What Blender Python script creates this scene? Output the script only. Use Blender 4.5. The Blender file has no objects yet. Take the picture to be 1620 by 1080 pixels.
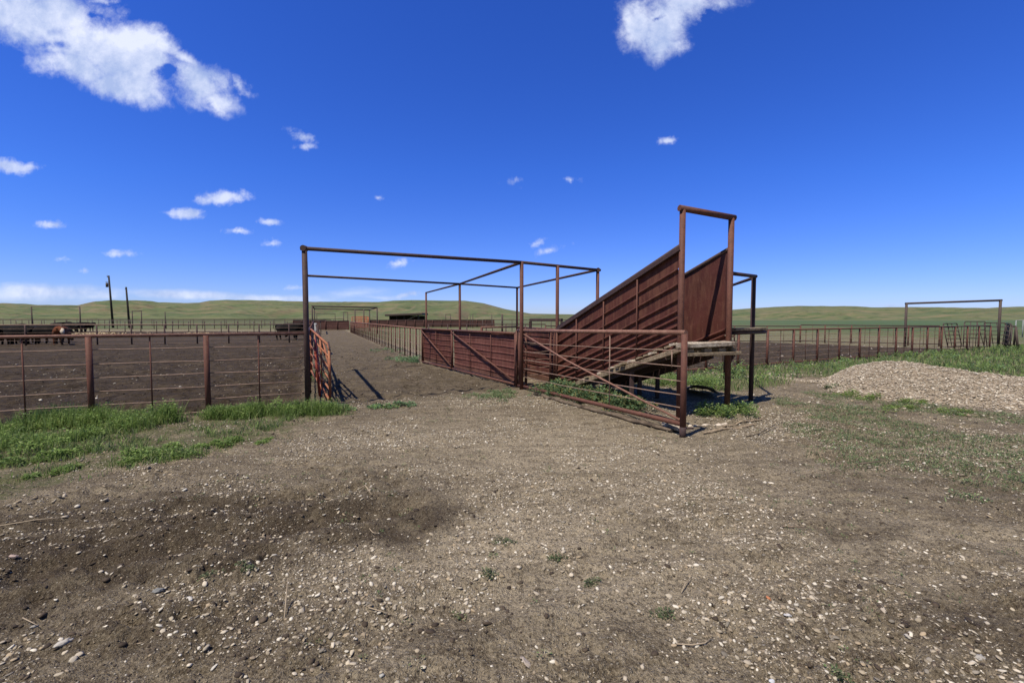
import bpy, math, random
import numpy as np
from mathutils import Vector, Matrix

# ------------------------------------------------------------------ camera, world, sun
SC = bpy.context.scene
COL = SC.collection
R = math.radians
CAM_H = 1.7
F = 720.0                      # focal length in photo pixels (1620 wide) = 16 mm lens
PITCH = math.atan(36/720)
cam_d = bpy.data.cameras.new("camera"); cam = bpy.data.objects.new("camera", cam_d); COL.objects.link(cam)
cam_d.sensor_width = 36; cam_d.lens = 16; cam_d.clip_start = .05; cam_d.clip_end = 9000
cam.location = (0, 0, CAM_H); cam.rotation_euler = (R(90)-PITCH, 0, 0)
SC.camera = cam
SC.view_settings.view_transform = 'Standard'; SC.view_settings.look = 'None'
SC.view_settings.exposure = 0.2; SC.view_settings.gamma = 1

def ray(x, y):
    cx, cy = (x-810)/F, (540-y)/F
    return cx, math.cos(PITCH)+cy*math.sin(PITCH), -math.sin(PITCH)+cy*math.cos(PITCH)
def G(x, y):                    # ground point under a photo pixel
    a, b, c = ray(x, y); t = -CAM_H/c
    return Vector((a*t, b*t, 0))
def AT(x, y, Y):                # point at depth Y
    a, b, c = ray(x, y); t = Y/b
    return Vector((a*t, Y, CAM_H+c*t))

SUN_TO = Vector((-.36, -.36, 1.0)).normalized()
sun_d = bpy.data.lights.new("sun", 'SUN'); sun = bpy.data.objects.new("sun", sun_d); COL.objects.link(sun)
sun_d.energy = 4.8; sun_d.angle = R(.53); sun_d.color = (1, .93, .82)
sun.rotation_euler = SUN_TO.to_track_quat('Z', 'Y').to_euler(); sun.location = (-20, -20, 60)

class NT:
    """small helper for node trees"""
    def __init__(s, tree): s.t = tree; s.n = tree.nodes; s.l = tree.links
    def new(s, typ, **kw):
        n = s.n.new(typ)
        for k, v in kw.items(): setattr(n, k, v)
        return n
    def put(s, sock, v):
        if isinstance(v, bpy.types.NodeSocket): s.l.new(v, sock)
        elif v is not None: sock.default_value = v
    def m(s, op, a, b=None, c=None, clamp=False):
        n = s.new('ShaderNodeMath', operation=op); n.use_clamp = clamp
        s.put(n.inputs[0], a)
        if b is not None: s.put(n.inputs[1], b)
        if c is not None: s.put(n.inputs[2], c)
        return n.outputs[0]
    def noise(s, vec, scale, detail=4, rough=.55, dist=0, dims='3D'):
        n = s.new('ShaderNodeTexNoise', noise_dimensions=dims); s.put(n.inputs['Vector'], vec)
        n.inputs['Scale'].default_value = scale; n.inputs['Detail'].default_value = detail
        n.inputs['Roughness'].default_value = rough; n.inputs['Distortion'].default_value = dist
        return n.outputs['Fac']
    def rng(s, v, a, b, c=0., d=1., smooth=False):
        n = s.new('ShaderNodeMapRange'); n.interpolation_type = 'SMOOTHSTEP' if smooth else 'LINEAR'
        s.put(n.inputs[0], v)
        for i, q in zip((1, 2, 3, 4), (a, b, c, d)): n.inputs[i].default_value = q
        return n.outputs[0]
    def mix(s, f, a, b):
        n = s.new('ShaderNodeMix', data_type='RGBA')
        s.put(n.inputs[0], f)
        for i, q in ((6, a), (7, b)):
            if isinstance(q, (tuple, list)): n.inputs[i].default_value = (*q[:3], 1)
            else: s.l.new(q, n.inputs[i])
        return n.outputs[2]
    def attr(s, name, out='Fac'):
        n = s.new('ShaderNodeAttribute'); n.attribute_name = name; return n.outputs[out]
    def xyz(s, x, y, z):
        n = s.new('ShaderNodeCombineXYZ')
        for i, q in enumerate((x, y, z)): s.put(n.inputs[i], q)
        return n.outputs[0]

world = bpy.data.worlds.new("World"); SC.world = world; world.use_nodes = True
w = NT(world.node_tree); w.n.clear()
sky = w.new('ShaderNodeTexSky', sky_type='NISHITA'); sky.sun_disc = False
sky.sun_elevation = math.asin(SUN_TO.z); sky.sun_rotation = math.atan2(SUN_TO.x, SUN_TO.y)
sky.altitude = 900; sky.air_density = 1.0; sky.dust_density = .35; sky.ozone_density = 4.0
hsv = w.new('ShaderNodeHueSaturation'); hsv.inputs['Saturation'].default_value = 1.22; hsv.inputs['Hue'].default_value = .512
w.l.new(sky.outputs[0], hsv.inputs['Color'])
gam = w.new('ShaderNodeGamma'); gam.inputs[1].default_value = 1.0; w.l.new(hsv.outputs[0], gam.inputs[0])
geo = w.new('ShaderNodeTexCoord'); sep = w.new('ShaderNodeSeparateXYZ'); w.l.new(geo.outputs['Generated'], sep.inputs[0])
X, Y, Z = sep.outputs
yy = w.m('MAXIMUM', Y, .02)
U, V = w.m('DIVIDE', X, yy), w.m('DIVIDE', Z, yy)
UV = w.xyz(U, V, 0.0)
big = w.noise(UV, 5.5, 9, .62, .3)
fine = w.noise(UV, 17.0, 7, .62, .2)
wu = w.noise(w.xyz(U, V, 3.3), 7.0, 6, .6); wv = w.noise(w.xyz(U, V, 7.9), 7.0, 6, .6)
U2 = w.m('ADD', U, w.m('MULTIPLY', w.m('SUBTRACT', wu, .5), .12)); V2 = w.m('ADD', V, w.m('MULTIPLY', w.m('SUBTRACT', wv, .5), .09))
# clouds: (photo x, y, half width, half height, tilt degrees, strength)
CL_BIG = [(-40,15,120,45,0,1.3),(70,25,90,48,0,1.3),(120,70,95,40,12,1.2),(200,95,80,45,10,1.3),(110,105,70,28,10,1.1),(190,135,85,30,14,1.1),
          (250,70,45,22,20,.9),(290,90,45,16,25,.8),(310,130,52,36,10,1.1),(345,160,34,20,30,.8),(372,135,24,10,45,.6),
          (1010,40,30,32,-30,.9),(1060,35,50,44,-30,1.15),(1085,10,60,30,0,1.2),(1062,68,34,16,0,.8),(1140,5,50,24,-20,.65)]
CL_SMALL = [(18,263,50,14,5,1.2),(352,314,50,14,-3,1.2),(294,338,34,11,3,1.2),(82,353,30,8,0,1.0),(187,401,32,7,-2,.9),(476,218,30,10,15,.75),
            (484,234,18,7,0,.6),(423,352,22,7,0,.9),(374,367,24,6,0,.75),(428,386,18,7,0,.55),(1056,223,18,7,-10,1.0),(632,415,22,9,-10,.8),(848,386,16,7,-20,.55),
            (868,396,30,7,-15,.6),(600,313,10,5,0,.6),(98,411,12,5,0,.4),(130,428,10,4,0,.4),(816,286,16,7,0,.35),(903,284,12,5,0,.3),(640,465,30,6,-12,.8),
            (465,456,26,6,0,.6),(160,0,30,7,0,.7),(1405,483,16,4,0,.7)]
CL_BAND = [(60,464,170,18,0,1.0),(150,470,60,8,0,.6),(300,467,130,10,2,1.2),(430,472,120,9,2,1.0),(560,466,60,12,-5,.4),(600,470,60,6,0,.5)]
def cloud_field(lst, u, v, nz, amp):
    acc = None
    for (px, py, rx, ry, tilt, st) in lst:
        a, b, c = ray(px, py); u0, v0 = a/b, c/b; kk = 1.13 if lst is CL_BIG else 1.0; rx *= kk/F; ry *= kk/F
        ct, sn = math.cos(R(-tilt)), math.sin(R(-tilt))
        du, dv = w.m('SUBTRACT', u, u0), w.m('SUBTRACT', v, v0)
        p = w.m('MULTIPLY_ADD', du, ct/rx, w.m('MULTIPLY', dv, sn/rx))
        q = w.m('MULTIPLY_ADD', du, -sn/ry, w.m('MULTIPLY', dv, ct/ry))
        d = w.m('SQRT', w.m('ADD', w.m('MULTIPLY', p, p), w.m('MULTIPLY', q, q)))
        e = w.m('MULTIPLY', w.m('SUBTRACT', 1.0, d), st)
        acc = e if acc is None else w.m('SMOOTH_MAX', acc, e, .15)
    return w.m('ADD', acc, w.m('MULTIPLY', w.m('SUBTRACT', nz, .5), amp))
CL_GAP = [(255,118,26,16,0,1.5),(85,72,40,12,12,.8),(1040,30,16,6,-30,1.0),(150,22,26,8,15,.8),(1120,28,14,10,-30,1.0)]
gap = w.m("MAXIMUM", cloud_field(CL_GAP, U2, V2, fine, 2.4), 0.0)
hfn = w.noise(UV, 60.0, 6, .68, .5)
fb0 = w.m('SUBTRACT', cloud_field(CL_BIG, U2, V2, big, 2.0), w.m("MULTIPLY", w.rng(gap, 0, 1.3, 0, 1, True), .62))
fb = w.rng(w.m('ADD', fb0, w.m('MULTIPLY', w.m('SUBTRACT', hfn, .5), .55)), -.12, .75, 0, 1, True)
U3 = w.m('ADD', U, w.m('MULTIPLY', w.m('SUBTRACT', wu, .5), .035)); V3 = w.m('ADD', V, w.m('MULTIPLY', w.m('SUBTRACT', wv, .5), .02))
finest = w.noise(UV, 42.0, 6, .6, .2)
fs = w.rng(cloud_field(CL_SMALL, U3, V3, finest, 1.8), -.05, .95, 0, .88, True)
bandn = w.noise(w.xyz(w.m('MULTIPLY', U, .3), V, 0), 26.0, 6, .6)
fh = w.rng(cloud_field(CL_BAND, U3, V3, bandn, 1.1), .0, .9, 0, .8, True)
wispn = w.noise(w.xyz(w.m('MULTIPLY', U, .45), V, 1.7), 9.0, 8, .65)
alpha = w.m('MAXIMUM', w.m('MAXIMUM', fb, fs), fh)
alpha = w.m('MULTIPLY', alpha, w.m('GREATER_THAN', Y, .05))
shade = w.rng(w.m('ADD', w.noise(w.xyz(U, w.m('ADD', V, .01), .4), 9.0, 8, .66), w.m('MULTIPLY', w.m('SUBTRACT', big, .5), .4)), .36, .62, 0, 1)
ccol = w.mix(shade, (5.2, 6.5, 10.0), (10.2, 10.8, 12.8))
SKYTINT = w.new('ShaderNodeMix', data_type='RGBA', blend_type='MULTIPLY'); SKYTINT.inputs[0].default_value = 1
w.l.new(gam.outputs[0], SKYTINT.inputs[6]); w.l.new(w.mix(w.m('MINIMUM', w.rng(Y, -.35, .30), w.rng(Z, .88, .64)), (1.10, 1.04, .98), w.mix(w.rng(V, .0, .32), (.92, 1.02, 1.75), (.80, 1.18, 2.02))), SKYTINT.inputs[7])  # unseen sky behind and overhead tinted neutral, added to cut blue in shadows
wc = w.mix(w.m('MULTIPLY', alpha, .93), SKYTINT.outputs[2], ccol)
bg = w.new('ShaderNodeBackground'); bg.inputs[1].default_value = .075; w.l.new(wc, bg.inputs[0])
wo = w.new('ShaderNodeOutputWorld'); w.l.new(bg.outputs[0], wo.inputs[0])

# ------------------------------------------------------------------ materials
def mat(name, rough=.7, spec=.3, metal=0):
    m = bpy.data.materials.new(name); m.use_nodes = True
    t = NT(m.node_tree); b = t.n['Principled BSDF']
    b.inputs['Roughness'].default_value = rough; b.inputs['Specular IOR Level'].default_value = spec; b.inputs['Metallic'].default_value = metal
    return m, t, b
def bump(t, b, h, strength, dist=.01):
    n = t.new('ShaderNodeBump'); n.inputs['Strength'].default_value = strength; n.inputs['Distance'].default_value = dist
    t.l.new(h, n.inputs['Height']); t.l.new(n.outputs[0], b.inputs['Normal'])
def rust(name, c1, c2, c3, sc=9, rough=.66, spec=.2, st=.35):
    m, t, b = mat(name, rough, spec)
    P = t.new('ShaderNodeTexCoord').outputs['Object']
    a = t.noise(P, sc, 6, .65); a2 = t.noise(P, sc*6, 4, .6); a3 = t.noise(P, sc*.22, 3, .5)
    c = t.mix(t.rng(a, .38, .62), c1, c2)
    c = t.mix(t.m('MULTIPLY', t.rng(a2, .52, .72), .7), c, c3)
    c = t.mix(t.m('MULTIPLY', t.rng(a3, .45, .7), .5), c, c2)
    t.l.new(c, b.inputs['Base Color'])
    t.l.new(t.rng(a2, .3, .7, rough-.12, rough+.18), b.inputs['Roughness'])
    bump(t, b, a2, st, .004)
    return m
M = {}
M['pipe'] = rust('rusty_pipe', (.135, .056, .040), (.092, .040, .031), (.23, .115, .08))
M['pipe_dark'] = rust('dark_pipe', (.075, .044, .040), (.05, .032, .032), (.14, .09, .075))
M['rail'] = rust('worn_rail', (.25, .135, .10), (.17, .08, .06), (.37, .25, .19))
M['rod'] = rust('rod_steel', (.30, .205, .155), (.20, .125, .095), (.40, .30, .24))
M['orange'] = rust('faded_orange_paint', (.36, .15, .075), (.24, .075, .04), (.46, .30, .20))
M['farorange'] = rust('bright_orange_paint', (.38, .12, .06), (.30, .08, .04), (.40, .22, .14))
M['red'] = rust('faded_red_paint', (.30, .05, .03), (.20, .04, .028), (.33, .12, .08))
M['farpipe'] = rust('distant_pipe', (.085, .065, .055), (.07, .05, .045), (.11, .08, .065))
M['greypipe'] = rust('grey_galvanised', (.30, .31, .32), (.22, .22, .23), (.36, .36, .36))
def sheet_mat(name, c1, c2, c3, c4):
    m, t, b = mat(name, .7, .10)
    P = t.new('ShaderNodeTexCoord').outputs['Object']
    mp = t.new('ShaderNodeMapping'); mp.inputs['Scale'].default_value = (1, 1, .18); t.l.new(P, mp.inputs[0])
    streak = t.noise(mp.outputs[0], 11, 5, .6); blot = t.noise(P, 1.6, 5, .6); sp = t.noise(P, 45, 4, .6)
    c = t.mix(t.rng(blot, .4, .65), c1, c2)
    c = t.mix(t.m('MULTIPLY', t.rng(streak, .45, .62), .85), c, c3)
    scr = t.noise(mp.outputs[0], 38, 5, .7); c = t.mix(t.m('MULTIPLY', t.rng(scr, .62, .70), .5), c, c4)
    pz = t.new('ShaderNodeSeparateXYZ'); t.l.new(P, pz.inputs[0]); c = t.mix(t.m('MULTIPLY', t.rng(t.m('ADD', pz.outputs[2], t.m('MULTIPLY', blot, .5)), .55, .22), .6), c, (.13, .095, .062))
    c = t.mix(t.m('MULTIPLY', t.rng(sp, .60, .76), .6), c, c4)
    t.l.new(c, b.inputs['Base Color'])
    t.l.new(t.rng(blot, .3, .7, .6, .85), b.inputs['Roughness'])
    bump(t, b, t.noise(P, 5, 4, .5), .35, .02)
    return m
M['sheet'] = sheet_mat('rusty_sheet', (.098, .034, .027), (.070, .026, .021), (.13, .056, .038), (.26, .14, .10))
M['sheet2'] = sheet_mat('red_sheet', (.125, .047, .038), (.098, .037, .030), (.155, .068, .052), (.27, .15, .12))
M['sheetfar'] = sheet_mat('dull_sheet', (.10, .050, .045), (.085, .042, .038), (.12, .062, .05), (.15, .09, .07))
# weathered timber
def wood(name, c1, c2, dark):
    m, t, b = mat(name, .85, .15)
    P = t.new('ShaderNodeTexCoord').outputs['Object']
    n1 = t.noise(P, 14, 7, .7); n2 = t.noise(P, 60, 4, .6); n3 = t.noise(P, 4, 4, .6)
    c = t.mix(t.rng(n1, .38, .62), c1, c2); c = t.mix(t.rng(n3, .5, .68), c, dark)
    t.l.new(c, b.inputs['Base Color']); bump(t, b, t.m('ADD', n1, n2), .8, .012)
    return m
M['wood'] = wood('weathered_wood', (.34, .265, .18), (.19, .14, .095), (.07, .05, .034))
M['woodold'] = wood('old_brown_wood', (.17, .13, .095), (.10, .075, .052), (.05, .036, .027))
M['woodpale'] = wood('pale_split_wood', (.62, .54, .44), (.36, .29, .22), (.16, .12, .09))
M['polewood'] = wood('pole_wood', (.05, .042, .036), (.035, .03, .028), (.03, .025, .022))
def hide(name, c1, c2):
    m, t, b = mat(name, .85, .08)
    P = t.new('ShaderNodeTexCoord').outputs['Object']
    t.l.new(t.mix(t.rng(t.noise(P, 3, 4), .4, .65), c1, c2), b.inputs['Base Color']); return m
M['black_hide'] = hide('black_hide', (.009, .0085, .009), (.018, .015, .014))
M['brown_hide'] = hide('brown_hide', (.17, .062, .030), (.115, .042, .022))
M['white_hide'] = hide('pale_face', (.5, .42, .33), (.42, .33, .25))

def colored(name, rough=.8, spec=.2, sss=0, trans=0):
    m, t, b = mat(name, rough, spec)
    c = t.attr('col', 'Color'); t.l.new(c, b.inputs['Base Color'])
    if trans:
        tr = t.new('ShaderNodeBsdfTranslucent'); t.l.new(c, tr.inputs[0])
        mx = t.new('ShaderNodeMixShader'); mx.inputs[0].default_value = trans
        t.l.new(b.outputs[0], mx.inputs[1]); t.l.new(tr.outputs[0], mx.inputs[2])
        t.l.new(mx.outputs[0], t.n['Material Output'].inputs[0])
    return m
M['leaf'] = colored('green_blade', .6, .3, trans=.42)
M['stone'] = colored('pebble_stone', .82, .25)
M['straw'] = colored('dry_stalk', .8, .2)

# ------------------------------------------------------------------ mesh helpers
def npmesh(name, V, faces, nv, smooth=False, col=None):
    """faces flat int array, nv verts per face (int or array)"""
    V = np.asarray(V, dtype=np.float32); faces = np.asarray(faces, dtype=np.int32).ravel()
    nf = len(faces)//nv if isinstance(nv, int) else len(nv)
    tot = np.full(nf, nv, dtype=np.int32) if isinstance(nv, int) else np.asarray(nv, dtype=np.int32)
    me = bpy.data.meshes.new(name)
    me.vertices.add(len(V)); me.vertices.foreach_set('co', V.ravel())
    me.loops.add(len(faces)); me.loops.foreach_set('vertex_index', faces)
    me.polygons.add(nf)
    st = np.concatenate(([0], np.cumsum(tot)[:-1])).astype(np.int32)
    me.polygons.foreach_set('loop_start', st); me.polygons.foreach_set('loop_total', tot)
    if smooth: me.polygons.foreach_set('use_smooth', np.ones(nf, dtype=bool))
    me.update(calc_edges=True); me.validate()
    if col is not None:
        a = me.attributes.new('col', 'FLOAT_COLOR', 'POINT')
        c = np.ones((len(V), 4), dtype=np.float32); c[:, :3] = col; a.data.foreach_set('color', c.ravel())
    return me
ORI = {}
def tag(o, label=None, cat=None, group=None, kind=None):
    for k, v in (('label', label), ('category', cat), ('group', group), ('kind', kind)):
        if v: o[k] = v
    return o
def thing(name, loc, label, cat, group=None):
    o = bpy.data.objects.new(name, None); COL.objects.link(o); loc = Vector(loc); o.location = loc; o.empty_display_size = .2
    ORI[o.name] = loc.copy(); return tag(o, label, cat, group)
def origin(p):
    return ORI[p.name] if p else Vector((0, 0, 0))
def link(name, me, m, parent=None, label=None):
    o = bpy.data.objects.new(name, me); COL.objects.link(o)
    if m and not me.materials: me.materials.append(M[m] if isinstance(m, str) else m)
    if parent:
        o.parent = parent; ORI[o.name] = origin(parent)
        me.transform(Matrix.Translation(-origin(parent)))
    if label: o['label'] = label
    return o
class MB:
    def __init__(s): s.v = []; s.f = []; s.sm = []
    def pipe(s, p0, p1, r, r2=None, n=12, cap=True):
        p0, p1 = Vector(p0), Vector(p1); d = (p1-p0)
        if d.length < 1e-6: return s
        d.normalize(); a = Vector((0, 0, 1)) if abs(d.z) < .9 else Vector((1, 0, 0))
        x = d.cross(a).normalized(); y = d.cross(x); b = len(s.v); r2 = r if r2 is None else r2
        for p, rr in ((p0, r), (p1, r2)):
            for i in range(n):
                t = 2*math.pi*i/n; s.v.append(p+(x*math.cos(t)+y*math.sin(t))*rr)
        for i in range(n):
            j = (i+1) % n; s.f.append((b+i, b+n+i, b+n+j, b+j)); s.sm.append(True)
        if cap:
            s.f.append(tuple(b+i for i in range(n))); s.sm.append(False)
            s.f.append(tuple(b+n+i for i in reversed(range(n)))); s.sm.append(False)
        return s
    def path(s, pts, r, n=8):
        """bent tube with mitred rings"""
        pts = [Vector(p) for p in pts]; b0 = len(s.v); up = None
        for k, p in enumerate(pts):
            d = ((pts[k+1]-p) if k == 0 else (p-pts[k-1]) if k == len(pts)-1 else ((pts[k+1]-p).normalized()+(p-pts[k-1]).normalized()))
            d.normalize()
            if up is None: up = Vector((0, 0, 1)) if abs(d.z) < .9 else Vector((1, 0, 0))
            x = d.cross(up).normalized(); y = d.cross(x).normalized(); up = -y if False else up
            rr = r[k] if isinstance(r, (list, tuple)) else r
            for i in range(n):
                t = 2*math.pi*i/n; s.v.append(p+(x*math.cos(t)+y*math.sin(t))*rr)
        for k in range(len(pts)-1):
            for i in range(n):
                j = (i+1) % n; a = b0+k*n; c = a+n; s.f.append((a+i, c+i, c+j, a+j)); s.sm.append(True)
        s.f.append(tuple(b0+i for i in range(n))); s.sm.append(False)
        e = b0+(len(pts)-1)*n; s.f.append(tuple(e+i for i in reversed(range(n)))); s.sm.append(False)
        return s
    def box(s, p0, p1, wid, hgt, side=None):
        """beam from p0 to p1 (centre line), wid across, hgt up; slightly chamfered"""
        p0, p1 = Vector(p0), Vector(p1); d = (p1-p0).normalized()
        x = (Vector(side) if side else d.cross(Vector((0, 0, 1)))).normalized(); u = x.cross(d).normalized()
        c = min(wid, hgt)*.12; b = len(s.v)
        prof = [(-wid/2+c, -hgt/2), (wid/2-c, -hgt/2), (wid/2, -hgt/2+c), (wid/2, hgt/2-c), (wid/2-c, hgt/2), (-wid/2+c, hgt/2), (-wid/2, hgt/2-c), (-wid/2, -hgt/2+c)]
        for p in (p0, p1):
            for a, e in prof: s.v.append(p+x*a+u*e)
        for i in range(8):
            j = (i+1) % 8; s.f.append((b+i, b+8+i, b+8+j, b+j)); s.sm.append(False)
        s.f.append(tuple(b+i for i in range(8))); s.f.append(tuple(b+8+i for i in reversed(range(8)))); s.sm += [False]*2
        return s
    def build(s, name, m, parent=None, label=None):
        me = bpy.data.meshes.new(name); me.from_pydata([tuple(v) for v in s.v], [], s.f); me.polygons.foreach_set('use_smooth', s.sm); me.update()
        return link(name, me, m, parent, label)

# value noise in numpy
_rs = np.random.RandomState(5)
_lat = [_rs.rand(256, 256).astype(np.float32) for _ in range(6)]
def vn(x, y, k=0):
    L = _lat[k % 6]; xi = np.floor(x).astype(np.int64); yi = np.floor(y).astype(np.int64)
    fx = (x-xi).astype(np.float32); fy = (y-yi).astype(np.float32); fx = fx*fx*(3-2*fx); fy = fy*fy*(3-2*fy)
    a, b = xi & 255, (xi+1) & 255; c, d = yi & 255, (yi+1) & 255
    return (L[a, c]*(1-fx)+L[b, c]*fx)*(1-fy)+(L[a, d]*(1-fx)+L[b, d]*fx)*fy
def fbm(x, y, o=4, k=0):
    s = 0; a = 1; t = 0
    for i in range(o):
        s = s+a*vn(x*2**i+13.7*i, y*2**i-7.1*i, k+i); t += a; a *= .5
    return s/t

# ------------------------------------------------------------------ layout masks (soil kinds by place)
def sm(a, b, v): t = np.clip((v-a)/(b-a), 0, 1); return t*t*(3-2*t)
def poly_mask(pts, x, y, soft=.3):
    """signed-distance mask of a polygon given as ground points"""
    P = [(p[0], p[1]) for p in pts]; n = len(P); d = np.full(x.shape, 1e9); ins = np.zeros(x.shape, bool)
    for i in range(n):
        ax, ay = P[i]; bx, by = P[(i+1) % n]; ex, ey = bx-ax, by-ay
        t = np.clip(((x-ax)*ex+(y-ay)*ey)/(ex*ex+ey*ey+1e-9), 0, 1)
        d = np.minimum(d, (x-ax-t*ex)**2+(y-ay-t*ey)**2)
        c = ((ay > y) != (by > y)) & (x < (bx-ax)*(y-ay)/(by-ay+1e-12)+ax); ins ^= c
    d = np.sqrt(d); d = np.where(ins, d, -d)
    return sm(-soft, soft, d)
def gpoly(*px): return [G(a, b) for a, b in px]

# main stations of the pipework (metres)
A = G(487, 645); B = G(825, 615); Cc = Vector((2.34, 12.5, 0)); Dd = Vector((-6.29, 14.0, 0)); E = Vector((-2.0, 17.5, 0)); Ff = Vector((.22, 19.7, 0)); Gg = Vector((-4.42, 23.5, 0))
H_FR = AT(487, 393, A.y).z
FL0 = G(0, 680); FLd = (A-FL0).normalized()
FAR_L = FL0-FLd*9
W0 = G(670, 574); W1 = G(717, 585.5); W2 = G(818, 611)     # sheeted wing gates
ALD = Vector((-7.9, 18.5, 0)).normalized()
FR0 = Vector((4.8, 13.7, 0)); FR1 = Vector((26.9, 25.6, 0))
P1 = Vector((2.87, 7.75, 0)); P2 = Vector((3.86, 8.1, 0)); Q1 = Vector((1.16, 11.6, 0)); Q2 = Vector((2.2, 12.0, 0))

PEN = [FAR_L, FL0, A, Dd, Vector((-12, 27, 0)), Vector((-28, 62, 0)), Vector((-60, 62, 0)), Vector((-75, 33, 0)), Vector((-60, 20, 0))]
PENR = [FR0, FR1, Vector((22.7, 26.6, 0)), Vector((18.4, 33, 0)), Vector((4, 33, 0)), Vector((.5, 22, 0))]
ALLEY = [A, B, W2, W1, W0, W0+ALD*60, Vector((-29, 68, 0)), Dd]
GRASSL = gpoly((-260, 690), (-260, 900), (-60, 830), (0, 800), (95, 768), (200, 745), (290, 728), (400, 700), (440, 675), (560, 655), (490, 640), (330, 652), (140, 660), (0, 672))
GRASSR = [Vector((3.2, 11.5, 0)), Vector((5.0, 10.2, 0)), Vector((7.2, 11.6, 0)), Vector((8.2, 13.2, 0)), Vector((11.5, 12.2, 0)), Vector((14, 10, 0)), Vector((40, 8, 0)), Vector((45, 36, 0)), FR1, FR0]
DARKB = gpoly((-120, 830), (90, 800), (300, 775), (520, 785), (760, 800), (640, 860), (500, 872), (360, 905), (60, 960), (-150, 985))
FGREEN = gpoly((1225, 622), (1330, 618), (1640, 660), (1800, 790), (1560, 800), (1380, 775), (1290, 725), (1240, 668))
def masks(x, y):
    n = fbm(x*.8, y*.8, 4, 1)-.5; n2 = fbm(x*.25, y*.25, 3, 3)-.5
    r = np.hypot(x, y)
    g = np.maximum(poly_mask(GRASSL, x+n*1.4, y+n*1.4, .6)*.9, poly_mask(GRASSR, x+n, y+n, .5))
    fg = poly_mask(FGREEN, x+n*2.2, y+n*2.2, 1.1)*.6
    g = np.maximum(g, fg)
    penl = poly_mask(PEN, x, y, .35); penr = poly_mask(PENR, x, y+n, .5); al = poly_mask(ALLEY, x, y, .4)
    pen = np.maximum(penl, penr)
    # right of the alley fence and the far pasture are green
    side = (x-W0.x)*ALD.y-(y-W0.y)*ALD.x
    farg = sm(.2, 1.5, side)*sm(16, 19, y)*(1-penr)*.75
    past = np.maximum(sm(58, 80, y+n2*12), sm(24, 40, x)*sm(20, 34, y))*(1-al)
    g = np.maximum(g*(1-pen), np.maximum(farg*(1-penr), past))
    nf = fbm(x*3.1, y*4.3, 4, 2)-.5
    dark = poly_mask(DARKB, x+n*1.2, y+n*.8+nf*.5, .45)*1.1
    for (px, py, rx, ry, s) in ((230, 1010, 1.0, .5, .6), (60, 960, .8, .6, .6), (1580, 1000, .9, .5, .55), (700, 985, .7, .18, .35), (560, 655, 1.6, .9, .25), (1330, 835, .7, .3, .6), (1540, 770, 2.2, .8, .3), (620, 760, 1.4, .4, .45)):
        c = G(px, py); dark = np.maximum(dark, s*np.exp(-(((x+n*.6-c.x)/rx)**2+((y+nf*.5-c.y)/ry)**2)))
    dark = np.clip(dark*(.65+1.5*(nf+.25)), 0, 1)
    pale = np.zeros(x.shape)
    for (px, py, rx, ry, s) in ((800, 850, 1.2, 1.0, .9), (1000, 905, 1.3, .7, .7), (640, 880, 1.0, .3, .6), (1300, 840, 1.6, .8, .55), (900, 720, 1.9, 2.2, .75), (700, 690, 1.6, 1.6, .5), (1120, 760, 1.5, 1.4, .6), (640, 1030, .5, .25, .3), (1050, 700, 1.2, 1.0, .5), (1500, 850, 1.0, .35, .5)):
        c = G(px, py); pale = np.maximum(pale, s*np.exp(-(((x-c.x)/rx)**2+((y-c.y)/ry)**2)))
    pale = pale*(1-pen)*(1-al*.8)
    return g, np.maximum(pen, al*.62), dark, pale, n, n2

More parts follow.
